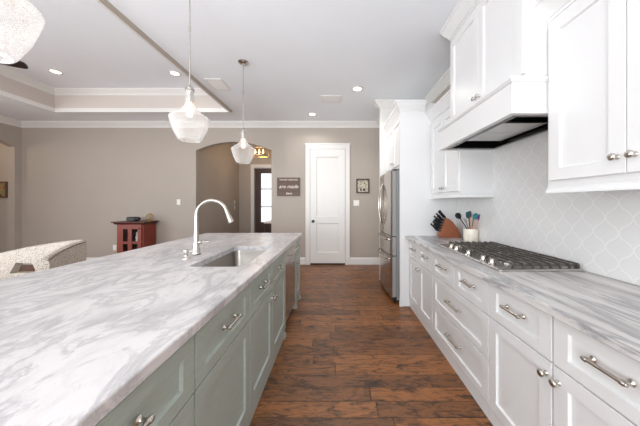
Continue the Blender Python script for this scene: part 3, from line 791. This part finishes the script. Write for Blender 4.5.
# ---------------- counter things ----------------
kbk = thing('knife_block', 'brown wooden knife block full of black handled knives at the far end of the counter', 'knife block', (1.36, 3.06, .902))
bm = B(); pr = [(-.115, 0), (-.125, .055), (-.055, .235), (-.028, .235), (.03, .19), (.085, .115), (.125, .035), (.122, .0)]
a = [bm.verts.new((1.355+x, 2.99, .902+z_)) for x, z_ in pr]; b = [bm.verts.new((1.355+x, 3.10, .902+z_)) for x, z_ in pr]; m_ = len(pr)
for i in range(m_): bm.faces.new((a[i], a[(i+1) % m_], b[(i+1) % m_], b[i]))
bm.faces.new(a); bm.faces.new(b)
bmesh.ops.bevel(bm, geom=bm.edges[:], offset=.006, segments=2, affect='EDGES'); finish('wood_block', bm, M['block'], kbk, smooth=True)
dirk = Vector((-.66, 0, .75)).normalized(); nk = 0
for i, (tx, tz) in enumerate(((-.122, .07), (-.109, .10), (-.097, .132), (-.084, .165), (-.070, .197), (-.045, .235))):
    for j, yy in enumerate((3.012, 3.045, 3.078)):
        p0 = Vector((1.355+tx, yy, .902+tz)); L = .085+.02*((i+j) % 3)
        bm = B(); tube(bm, [p0-dirk*.01, p0+dirk*.012], .0065, 8, mi=1)
        tube(bm, [p0+dirk*.012, p0+dirk*.02, p0+dirk*L*.6, p0+dirk*L], [.0085, .0105, .009, .0115], 8)
        kn = tag(finish('kitchen_knife', bm, [M['blackplastic'], M['steel']], smooth=True), 'black handled knife stuck in the brown wooden knife block', 'knife', 'knives in the wooden block')
cr = thing('utensil_crock', 'cream ceramic crock holding cooking utensils behind the cooktop', 'crock', (1.45, 2.72, .902))
bm = B(); lathe(bm, [(0, 0), (.068, 0), (.072, .006), (.074, .07), (.075, .135), (.073, .14), (.069, .138), (.067, .07), (.064, .012), (0, .012)], (1.45, 2.72, .902), 'Z', 32); finish('pot', bm, M['cream'], cr, smooth=True)
def col(name, c, r=.4): return paint(name, c, r)
MU = {'teal': col('teal_silicone', rgb(62, 150, 150)), 'purple': col('purple_silicone', rgb(120, 50, 130)), 'blk': M['blackplastic'], 'wood': M['spoonwood'], 'slate': col('dark_teal_silicone', rgb(44, 84, 92)), 'mag': col('magenta_silicone', rgb(176, 60, 120)), 'steel': M['nickel']}
ut_scale = 1.3
ut = [('ladle', 'black ladle leaning to the far left in the cream crock', 'blk', 'blk', -.13, .028, .19, .030),
      ('spatula', 'dark blue green spatula standing tall in the cream crock', 'slate', 'blk', -.075, -.03, .205, .024),
      ('cooking_spoon', 'pale wooden spoon standing in the middle of the cream crock', 'wood', 'wood', -.01, .0, .195, .024),
      ('cooking_spoon', 'teal cooking spoon standing right of the wooden spoon in the crock', 'teal', 'wood', .045, -.012, .185, .026),
      ('spatula', 'purple spatula standing right of the teal spoon in the crock', 'purple', 'wood', .11, -.016, .175, .030),
      ('cooking_spoon', 'thin wooden spoon leaning to the far right in the crock', 'wood', 'wood', .185, -.015, .15, .015),
      ('whisk', 'magenta topped whisk between the teal spoon and the purple spatula', 'mag', 'steel', .11, .045, .20, .018),
      ('serving_fork', 'black handled steel fork leaning left behind the ladle in the crock', 'steel', 'steel', -.09, -.012, .15, .018)]
for i, (nm, lab, hc, sc_, dx, dy, hh, hw) in enumerate(ut):
    hw *= ut_scale
    th = thing(nm, lab, 'utensil', (1.45, 2.72, .915), 'utensils in the crock')
    bse = Vector((1.45-dx*.25, 2.72-dy, .918)); tip = Vector((1.45+dx*.7, 2.72+dy*2, .902+hh+.06)); ax = (tip-bse).normalized()
    bm = B(); tube(bm, [bse, tip], [.005, .0055], 8); finish('handle', bm, MU[sc_], th, smooth=True)
    bm = B()
    if nm == 'serving_fork':
        for s in (-1, 0, 1): tube(bm, [tip-ax*.005, tip+Vector((s*.012, 0, .012)), tip+ax*.05+Vector((s*.012, 0, 0))], [.004, .0035, .002], 6)
    elif nm == 'whisk':
        for k in range(6):
            an = PI*k/6; d_ = Vector((math.cos(an), math.sin(an), 0))
            tube(bm, [tip+ax*(.075*q_/8)+d_*(.02*math.sin(PI*q_/8)) for q_ in range(9)], .0022, 5)
    else:
        side = Vector((1, .2, 0)).normalized(); nor = ax.cross(side).normalized(); side = nor.cross(ax).normalized()
        rows = [];  prof = [(0, .25), (.012, .62), (.028, .95), (.045, 1.0), (.060, .85), (.070, .5), (.073, .1)] if nm != 'spatula' else [(0, .3), (.01, .8), (.02, 1), (.06, 1.0), (.074, .9), (.078, .7)]
        for (l_, w_) in prof:
            dish = .006 if nm != 'spatula' else .0
            rg = [(-1, 0), (-.5, dish), (0, dish*1.4), (.5, dish), (1, 0)]
            rows.append([bm.verts.new(tip+ax*(l_-.008)+side*(u_*w_*hw)+nor*(v_-.003)) for u_, v_ in rg]+[bm.verts.new(tip+ax*(l_-.008)+side*(u_*w_*hw)+nor*(v_+.003)) for u_, v_ in rg[::-1]])
        for a, b in zip(rows, rows[1:]):
            for k in range(10): bm.faces.new((a[k], a[(k+1) % 10], b[(k+1) % 10], b[k]))
        bm.faces.new(rows[0]); bm.faces.new(rows[-1])
    finish('head', bm, MU[hc], th, smooth=True)

# ---------------- pendants ----------------
def make_pendant():
    th = thing('pendant_light', '', 'pendant light', (0, 0, ZC), 'glass pendants over the island')
    bm = B(); lathe(bm, [(.062, 3.049), (.062, 3.040), (.05, 3.028), (.014, 3.022), (.012, 3.0)], (0, 0, 0), 'Z', 28); finish('canopy', bm, M['nickel'], th, smooth=True)
    bm = B(); tube(bm, [(0, 0, 3.01), (0, 0, 2.215)], .0055, 10)
    lathe(bm, [(.008, 2.66), (.008, 2.70)], (0, 0, 0), 'Z', 12); finish('rod', bm, M['nickel'], th, smooth=True)
    bm = B(); lathe(bm, [(.010, 2.235), (.022, 2.222), (.032, 2.212), (.033, 2.196), (.024, 2.194), (.022, 2.11), (.016, 2.105)], (0, 0, 0), 'Z', 24); finish('socket', bm, M['nickel'], th, smooth=True)
    outp = [(.030, 2.205), (.029, 2.13), (.031, 2.095), (.040, 2.068), (.064, 2.042), (.098, 2.016), (.127, 1.995), (.139, 1.982), (.141, 1.970), (.136, 1.952), (.127, 1.92), (.113, 1.878), (.096, 1.842), (.082, 1.814), (.075, 1.806)]
    inn = [(r-.003, z_) for r, z_ in outp][::-1]
    bm = B(); lathe(bm, outp+inn, (0, 0, 0), 'Z', 48, closed=True); finish('glass_shade', bm, M['seeded'], th, smooth=True, angle=60)
    bm = B(); lathe(bm, [(.012, 2.104), (.013, 2.085), (.019, 2.06), (.023, 2.04), (.021, 2.015), (.015, 1.995), (0, 1.99)], (0, 0, 0), 'Z', 20); finish('bulb', bm, M['bulb'], th, smooth=True)
    return th
pl = [(3.06, 'glass pendant light farthest from the camera, hanging before the arched opening'), (1.95, 'glass pendant light in the middle of the three over the island'), (.80, 'glass pendant light nearest the camera, cut off by the top left corner')]
pen0 = make_pendant()
for i, (y, lab) in enumerate(pl):
    p_ = pen0 if i == 0 else copy_tree(pen0)
    p_.location = (-1.152, y, ZC); p_['label'] = lab

# ---------------- recessed lights ----------------
def recessed():
    th = thing('recessed_light', '', 'ceiling light', (0, 0, 0), 'recessed ceiling lights')
    bm = B(); lathe(bm, [(.062, -.001), (.092, -.001), (.092, -.006), (.066, -.010), (.062, -.004)], (0, 0, 0), 'Z', 32, closed=True); finish('trim_ring', bm, M['trim'], th, smooth=True)
    bm = B(); lathe(bm, [(0, -.004), (.062, -.004), (.062, -.002), (0, -.002)], (0, 0, 0), 'Z', 32); finish('lamp', bm, M['can'], th)
    return th
rc0 = recessed()
cans = [(.30, 3.78, ZC, 'recessed ceiling light right of the vent, closest to the fridge', 9), (-.49, 4.86, ZC, 'recessed ceiling light before the white back door', 4),
        (-4.5, 3.99, ZT, 'recessed light at the left of the raised tray ceiling', 2), (-2.63, 4.04, ZT, 'recessed light in the tray ceiling behind the middle pendant', 2.5)]
for i, (x, y, z_, lab, e_) in enumerate(cans):
    p_ = rc0 if i == 0 else copy_tree(rc0)
    p_.location = (x, y, z_); p_['label'] = lab
extra = [(.2, -.4, ZC), (-1.3, -1.4, ZC)]  # out-of-view recessed lights added to brighten the near end
def canlight(x, y, z_, e_, col_=(1, .96, .90), spot=150):
    l = bpy.data.lights.new('recessed_lamp_light', 'SPOT'); l.energy = e_*4; l.color = col_; l.shadow_soft_size = .06; l.spot_size = math.radians(spot); l.spot_blend = .6
    lo = bpy.data.objects.new('recessed_lamp_light', l); COL.objects.link(lo); lo.location = (x, y, z_-.02)
for c in cans: canlight(c[0], c[1], c[2], c[4])
for x, y, z_ in extra: canlight(x, y, z_, 3)
for i, (x, y, z_) in enumerate(extra):
    p_ = copy_tree(rc0); p_.location = (x, y, z_)
    p_['label'] = ['recessed ceiling light above the near end of the aisle', 'recessed ceiling light behind the near end of the island'][i]

# ---------------- ceiling vents ----------------
def vent(x0, x1, y0, y1, label):
    th = thing('ceiling_vent', label, 'vent', ((x0+x1)/2, (y0+y1)/2, ZC), 'white ceiling vents')
    bm = B(); poly_extrude(bm, [(x0, y0), (x1, y0), (x1, y1), (x0, y1)], [[(x0+.025, y0+.025), (x1-.025, y0+.025), (x1-.025, y1-.025), (x0+.025, y1-.025)]], lambda u_, v_, d: (u_, v_, d), ZC-.008, ZC-.001); finish('frame', bm, M['trim'], th)
    boxo('duct_opening', (x0+.025, x1-.025, y0+.025, y1-.025, ZC-.0022, ZC-.0012), M['black'], th)  # black sheet puts the dark between the louvres into colour
    bm = B(); n = 7
    for k in range(n):
        y = y0+.03+(y1-y0-.06)*(k+.5)/n
        vs = [bm.verts.new(q_) for q_ in ((x0+.02, y-.014, ZC-.004), (x1-.02, y-.014, ZC-.004), (x1-.02, y+.008, ZC-.012), (x0+.02, y+.008, ZC-.012), (x0+.02, y-.014, ZC-.003), (x1-.02, y-.014, ZC-.003), (x1-.02, y+.008, ZC-.011), (x0+.02, y+.008, ZC-.011))]
        for f in ((0, 1, 2, 3), (7, 6, 5, 4), (0, 4, 5, 1), (1, 5, 6, 2), (2, 6, 7, 3), (3, 7, 4, 0)): bm.faces.new([vs[i] for i in f])
    finish('louvres', bm, M['trim'], th)
    return th
vent(-1.86, -1.62, 3.48, 3.82, 'white ceiling vent beside the corner of the tray, behind the pendants')
vent(-.27, .06, 4.02, 4.28, 'white ceiling vent between the two recessed lights of the kitchen')

# ---------------- wall things ----------------
sg = thing('wall_sign', 'brown wooden sign with white script lettering on the wall left of the door', 'sign', (-1.04, DB-.012, 1.64))
sx0, sx1, sz0, sz1 = -1.293, -.80, 1.47, 1.865
bm = B()
for k in range(4): box(bm, sx0, sx1, DB-.022, DB-.002, sz0+(sz1-sz0)*k/4+.001, sz0+(sz1-sz0)*(k+1)/4-.001, .002)
finish('board', bm, M['signwood'], sg)
def text(body, size, x, z_, mat, parent, y, shear=0, off=.0, name='lettering', ext=.001):
    cu = bpy.data.curves.new(name, 'FONT'); cu.body = body; cu.size = size; cu.align_x = 'CENTER'; cu.align_y = 'CENTER'; cu.extrude = ext; cu.shear = shear; cu.offset = off
    o = bpy.data.objects.new(name, cu); COL.objects.link(o); o.location = (x, y, z_); o.rotation_euler = (PI/2, 0, 0)
    dg = bpy.context.evaluated_depsgraph_get(); me = bpy.data.meshes.new_from_object(o.evaluated_get(dg))
    m_ = Matrix.LocRotScale(o.location, o.rotation_euler, o.scale); me.transform(m_)
    bpy.data.objects.remove(o); me.materials.clear(); me.materials.append(mat)
    r = bpy.data.objects.new(name, me); COL.objects.link(r); r.parent = parent; r.matrix_parent_inverse = abs_inv(parent); return r
M['letter'] = paint('white_letter_paint', rgb(226, 216, 202), .6)
text('THE BEST MEMORIES', .043, -1.046, 1.815, M['letter'], sg, DB-.0235, 0, .0006)
text('are made', .108, -1.05, 1.67, M['letter'], sg, DB-.0235, .4, .001)
text('here', .07, -1.04, 1.525, M['letter'], sg, DB-.0235, .35, .001)

pc = thing('framed_picture', 'small square picture in a dark red frame between the door and the fridge', 'picture', (.55, DB-.01, 1.67))
px0, px1, pz0, pz1 = .40, .685, 1.53, 1.84
bm = B(); poly_extrude(bm, [(px0, pz0), (px1, pz0), (px1, pz1), (px0, pz1)], [[(px0+.03, pz0+.03), (px1-.03, pz0+.03), (px1-.03, pz1-.03), (px0+.03, pz1-.03)]], lambda u_, v_, d: (u_, d, v_), DB-.028, DB-.002)
finish('frame', bm, paint('dark_red_frame', rgb(70, 38, 36), .35), pc)
t = NT('faded_sketch_print'); n = t.noise(t.coord(), 26, 4, .6)
t.set(t.ramp(n, [(.36, rgb(70, 66, 56)), (.46, rgb(176, 168, 148)), (.6, rgb(206, 198, 180))]), .6)
boxo('print', (px0+.03, px1-.03, DB-.012, DB-.006, pz0+.03, pz1-.03), t.m, pc)
bm = B(); lathe(bm, [(.022, 0), (.022, .002)], (.50, DB-.0125, 1.60), '-Y', 14); box(bm, .545, .60, DB-.0145, DB-.0125, 1.58, 1.63); finish('ink_figures', bm, M['black'], pc)

pc2 = thing('framed_picture', 'brown framed picture on the wall seen through the left arched opening', 'picture', (-7.36, DB, 1.6))
bm = B(); poly_extrude(bm, [(-7.65, 1.43), (-7.10, 1.43), (-7.10, 1.78), (-7.65, 1.78)], [[(-7.62, 1.46), (-7.13, 1.46), (-7.13, 1.75), (-7.62, 1.75)]], lambda u_, v_, d: (u_, d, v_), DB-.012, DB+.018)
finish('frame', bm, M['brownwood'], pc2)
t = NT('landscape_print'); n = t.noise(t.coord(), 9, 4, .6)
t.set(t.ramp(n, [(.38, rgb(70, 52, 36)), (.5, rgb(168, 130, 84)), (.62, rgb(120, 128, 96))]), .6)
boxo('print', (-7.62, -7.13, DB+.004, DB+.012, 1.46, 1.75), t.m, pc2)

def plate(x, z_, label, kind, y=DB, wdt=.075, n=1):
    th = thing('light_switch' if kind == 'switch' else 'wall_outlet', label, kind, (x, y, z_), 'white switch plates' if kind == 'switch' else None)
    boxo('plate', (x-wdt/2, x+wdt/2, y-.008, y-.001, z_-.06, z_+.06), M['plate'], th, .002)
    bm = B()
    for k in range(n):
        cx_ = x+(k-(n-1)/2)*.046
        if kind == 'switch': box(bm, cx_-.016, cx_+.016, y-.012, y-.008, z_-.033, z_+.033, .001)
        else:
            for s in (-1, 1): box(bm, cx_-.015, cx_+.015, y-.010, y-.008, z_+s*.02-.013, z_+s*.02+.013, .001)
    finish('rocker' if kind == 'switch' else 'socket', bm, M['plate'], th)
plate(.405, 1.32, 'white double switch plate under the small framed picture', 'switch', wdt=.12, n=2)
plate(-3.41, 1.34, 'white switch plate on the wall left of the arched opening', 'switch')
plate(-4.78, .36, 'white outlet low on the wall beside the cherry cabinet', 'outlet')
for z_, lab in ((1.34, 'upper white switch plate on the wall inside the arched hallway'), (1.19, 'lower white switch plate on the wall inside the arched hallway')):
    th = thing('light_switch', lab, 'switch', (-3.07, 7.45, z_), 'white switch plates')
    boxo('plate', (-3.069, -3.062, 7.41, 7.49, z_-.06, z_+.06), M['plate'], th, .002)
    boxo('rocker', (-3.062, -3.058, 7.434, 7.466, z_-.033, z_+.033), M['plate'], th)

# ---------------- hall things ----------------
hl = thing('hall_ceiling_light', 'gold ceiling fixture with glowing bulbs in the entry hall behind the arch', 'ceiling light', (-2.1, 6.7, ZC))
bm = B(); lathe(bm, [(.07, -.001), (.07, -.02), (.012, -.03), (.012, -.28)], (-2.1, 6.7, ZC), 'Z', 20)
for z_ in (2.77, 2.58):
    for a, b, c, d in ((-.2, .2, -.2, -.185), (-.2, .2, .185, .2), (-.2, -.185, -.2, .2), (.185, .2, -.2, .2)): box(bm, -2.1+a, -2.1+b, 6.7+c, 6.7+d, z_, z_+.012)
for a in (-.2, .188):
    for c in (-.2, .188): box(bm, -2.1+a, -2.1+a+.012, 6.7+c, 6.7+c+.012, 2.58, 2.77)
box(bm, -2.3, -1.9, 6.694, 6.706, 2.765, 2.775)
finish('frame', bm, M['gold'], hl)
for a in (-.11, 0, .11):
    bm = B(); lathe(bm, [(.008, 2.765), (.010, 2.74), (.024, 2.70), (.026, 2.68), (.016, 2.655), (0, 2.65)], (-2.1+a, 6.7, 0), 'Z', 14); finish('bulb', bm, M['bulb'], hl, smooth=True)
l = bpy.data.lights.new('hall_fixture_light', 'POINT'); l.energy = 11; l.color = (1, .74, .48); l.shadow_soft_size = .12
lo = bpy.data.objects.new('hall_fixture_light', l); COL.objects.link(lo); lo.location = (-2.1, 6.7, 2.62)
l = bpy.data.lights.new('side_room_lamp_light', 'POINT'); l.energy = 14; l.color = (1, .74, .52); l.shadow_soft_size = .15
lo = bpy.data.objects.new('side_room_lamp_light', l); COL.objects.link(lo); lo.location = (-7.8, 4.2, 2.7)
ct = thing('console_table', 'small pale topped console table in the hall behind the arch', 'table', (-1.62, 6.4, 0))
bm = B(); box(bm, -1.80, -1.25, 6.1, 7.0, .82, .86, .006); finish('tabletop', bm, paint('pale_stone_top', rgb(222, 205, 196), .3), ct)
for x in (-1.77, -1.29):
    for y in (6.14, 6.96):
        bm = B(); tube(bm, [(x, y, 0), (x, y, .82)], [.014, .022], 8); finish('leg', bm, M['darkdoor'], ct, smooth=True)

# ---------------- living room things ----------------
cc = thing('cherry_cabinet', 'small red brown cherry cabinet with glass paned door against the back wall', 'cabinet', (-4.15, 5.17, 0))
cx0, cx1, cy0, cy1 = -4.41, -3.885, 5.0, 5.345
bm = B(); box(bm, cx0, cx0+.02, cy0, cy1, .05, .895); box(bm, cx1-.02, cx1, cy0, cy1, .05, .895); box(bm, cx0+.02, cx1-.02, cy1-.012, cy1, .05, .895)
box(bm, cx0+.02, cx1-.02, cy0, cy1-.012, .05, .09); box(bm, cx0+.02, cx1-.02, cy0, cy1-.012, .865, .895); box(bm, cx0+.02, cx1-.02, cy0+.04, cy1-.012, .50, .515)
finish('carcass', bm, M['cherry'], cc)
bm = B(); box(bm, cx0-.075, cx1+.07, cy0-.06, cy1+.01, .925, .947, .005); sweep(bm, [(cx0, cy1), (cx0, cy0), (cx1, cy0), (cx1, cy1)], [(0, 0), (.045, 0), (.03, -.03), (0, -.04)], z=.925, flip=True); box(bm, cx0, cx1, cy0, cy1, .896, .925)
finish('top', bm, wood('dark_cherry_top', rgb(66, 28, 22), rgb(90, 38, 28), (1, 12, 12)), cc)
bm = B(); ho = []
for a, b in ((cx0+.135, cx0+.23), (cx0+.31, cx0+.425)):
    for c, d in ((.555, .80), (.27, .505), (.13, .22)): ho.append([(a, c), (b, c), (b, d), (a, d)])
poly_extrude(bm, [(cx0+.025, .06), (cx1-.025, .06), (cx1-.025, .89), (cx0+.025, .89)], ho, lambda u_, v_, d: (u_, d, v_), cy0-.02, cy0-.001)
dd = finish('door', bm, M['cherry'], cc)
bm = B(); box(bm, cx0+.12, cx0+.44, cy0-.008, cy0-.006, .12, .81); o = finish('glass_pane', bm, M['pane'], None); o.parent = dd
bm = B(); lathe(bm, [(.008, 0), (.008, .012), (.016, .018), (.012, .028), (0, .03)], (cx1-.07, cy0-.02, .815), '-Y', 14); o = finish('knob', bm, M['cherry'], None, smooth=True); o.parent = dd
for x in (cx0+.03, cx1-.03):
    for y in (cy0+.03, cy1-.03):
        boxo('foot', (x-.022, x+.022, y-.022, y+.022, 0, .05), M['cherry'], cc)
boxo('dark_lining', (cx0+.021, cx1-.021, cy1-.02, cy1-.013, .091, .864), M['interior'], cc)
fgm = B(); lathe(fgm, [(0, 0), (.045, 0), (.05, .02), (.035, .06), (.045, .11), (.035, .15), (.03, .17), (.038, .19), (.025, .22), (0, .225)], (cx0+.375, cy0+.06, .516), 'Z', 20)
tag(finish('figurine', fgm, M['plate'], smooth=True), 'white figurine behind the glass door of the cherry cabinet', 'figurine')
# camcorder
cm = thing('camcorder', 'black camcorder lying on top of the cherry cabinet', 'camera', (-4.16, 5.15, .947))
bm = B(); box(bm, -4.31, -4.12, 5.10, 5.19, .948, 1.035, .018); finish('body', bm, M['blackplastic'], cm)
bm = B(); lathe(bm, [(.035, 0), (.037, .03), (.03, .05), (.02, .05), (.018, .03), (0, .028)], (-4.12, 5.145, .995), 'X', 18); finish('lens', bm, M['blackplastic'], cm, smooth=True)
bm = B(); box(bm, -4.30, -4.14, 5.085, 5.098, .955, 1.025, .005); finish('flip_screen', bm, M['black'], cm)
# gold openwork ornament
go = thing('gold_ornament', 'gold openwork round ornament on the right of the cherry cabinet top', 'ornament', (-3.98, 5.17, .947))
bm = B(); oc = Vector((-3.88, 5.17, 1.03))
for k in range(5):
    for j in range(3):
        ang = 2*PI*k/5+j*.6; th_ = .5+j*.9
        c_ = oc+Vector((math.sin(th_)*math.cos(ang), math.sin(th_)*math.sin(ang), math.cos(th_)))*.066
        n_ = (c_-oc).normalized(); u_, v_ = frame_dir(n_)
        tube(bm, [c_+(u_*math.cos(2*PI*q_/10)+v_*math.sin(2*PI*q_/10))*.026 for q_ in range(11)], .0045, 6)
finish('rings', bm, M['gold'], go, smooth=True)
bm = B(); lathe(bm, [(0, 0), (.045, 0), (.045, .008), (.03, .018), (0, .02)], (-3.88, 5.17, .948), 'Z', 20); finish('foot_ring', bm, M['gold'], go, smooth=True)

# upholstered barrel armchair
ac = thing('armchair', 'cream dotted upholstered barrel armchair behind the island at the left', 'armchair', (-3.2, 2.55, 0))
ctrl = [(-4.15, 3.02, .70, 0), (-3.80, 3.05, .78, 0), (-3.40, 3.03, .845, 0), (-3.08, 2.95, .885, 0), (-2.88, 2.81, .90, 0), (-2.79, 2.62, .90, 0), (-2.66, 2.36, .875, 0), (-2.51, 2.13, .85, 0)]
def cat_pts(P, n=6):
    out = []
    for i in range(len(P)-1):
        p0, p1, p2, p3 = P[max(i-1, 0)], P[i], P[i+1], P[min(i+2, len(P)-1)]
        for k in range(n):
            s = k/n
            out.append(tuple(.5*((2*b)+(-a+c)*s+(2*a-5*b+4*c-d)*s*s+(-a+3*b-3*c+d)*s**3) for a, b, c, d in zip(p0, p1, p2, p3)))
    out.append(P[-1]); return out
path = cat_pts(ctrl)
bm = B(); rings = []; rim = []; low = []
cen = Vector((-3.35, 2.5))
for i, (x, y, zt, _) in enumerate(path):
    a = Vector(path[max(i-1, 0)][:2]); b = Vector(path[min(i+1, len(path)-1)][:2]); d = (b-a).normalized(); nv = Vector((-d.y, d.x))
    if nv.dot(Vector((x, y))-cen) < 0: nv = -nv      # nv points outwards
    th_ = .038
    zb = .60 if (-3.88 < x < -3.63 and y > 2.7) else .476      # open slot low in the far side
    sec = [(th_, zb), (th_, zt-.05), (th_*.7, zt-.012), (th_*.2, zt), (-th_*.4, zt-.005), (-th_*.9, zt-.03), (-th_*1.3, zt-.14 if zt-.14 > zb+.01 else zb+.01), (-th_*1.3, zb)]
    rings.append([bm.verts.new((x+nv.x*o_, y+nv.y*o_, z_)) for o_, z_ in sec])
    rim.append((x+nv.x*th_*.86, y+nv.y*th_*.86, zt-.022)); low.append([(x+nv.x*o_, y+nv.y*o_, z_) for o_, z_ in ((th_, .16), (th_, .475), (-th_*1.3, .475), (-th_*1.3, .16))])
m_ = 8
for a, b in zip(rings, rings[1:]):
    for i in range(m_): bm.faces.new((a[i], a[(i+1) % m_], b[(i+1) % m_], b[i]))
bm.faces.new(rings[0]); bm.faces.new(rings[-1])
finish('curved_back', bm, M['fabric'], ac, smooth=True, angle=60)
bm = B(); rings = [[bm.verts.new(q_) for q_ in r_] for r_ in low]
for a, b in zip(rings, rings[1:]):
    for i in range(4): bm.faces.new((a[i], a[(i+1) % 4], b[(i+1) % 4], b[i]))
bm.faces.new(rings[0]); bm.faces.new(rings[-1]); finish('lower_frame', bm, M['fabric'], ac, smooth=True, angle=60)
bm = B(); tube(bm, rim, .006, 6); finish('piping', bm, M['piping'], ac, smooth=True)
bm = B(); box(bm, -3.98, -2.90, 2.12, 2.86, .28, .46, .05); finish('seat_cushion', bm, M['fabric'], ac, smooth=True)
bm = B(); lathe(bm, [(0, 0), (.30, 0), (.30, .03), (.28, .05), (.06, .06), (.05, .16), (.3, .165), (.3, .28), (0, .28)], (-3.3, 2.5, 0), 'Z', 32); finish('swivel_base', bm, M['brownwood'], ac, smooth=True)

# ceiling fan (only a blade tip reaches into the photo)
cf = thing('ceiling_fan', 'dark ceiling fan in the tray, one blade tip at the upper left edge', 'ceiling fan', (-3.56, 1.90, ZT))
hx_, hy_, hz_ = -3.56, 1.90, 2.645
bm = B(); lathe(bm, [(.06, -.001), (.06, -.03), (.02, -.05), (.014, -.06), (.014, -.70)], (hx_, hy_, ZT), 'Z', 20); finish('downrod', bm, M['bronze'], cf, smooth=True)
bm = B(); lathe(bm, [(.03, .14), (.09, .12), (.11, .07), (.11, .0), (.08, -.04), (.03, -.06), (0, -.06)], (hx_, hy_, hz_), 'Z', 28); finish('motor', bm, M['bronze'], cf, smooth=True)
for k in range(5):
    an = 2*PI*k/5 + math.radians(36); c_, s_ = math.cos(an), math.sin(an)
    bm = B(); rows = []
    for r, wd in ((.10, .035), (.18, .035), (.22, .055), (.30, .062), (.70, .068), (.755, .062), (.775, .045), (.782, .02)):
        rows.append([bm.verts.new((hx_+c_*r-s_*v_, hy_+s_*r+c_*v_, hz_-.035+(v_*-.12)+dz)) for v_, dz in ((-wd, 0), (wd, 0), (wd, .008), (-wd, .008))])
    for a, b in zip(rows, rows[1:]):
        for i in range(4): bm.faces.new((a[i], a[(i+1) % 4], b[(i+1) % 4], b[i]))
    bm.faces.new(rows[0]); bm.faces.new(rows[-1]); finish('blade', bm, M['bronze'], cf)

# meshes parented below a part keep world placement: undo the Empty's offset up the chain
bpy.context.view_layer.update()
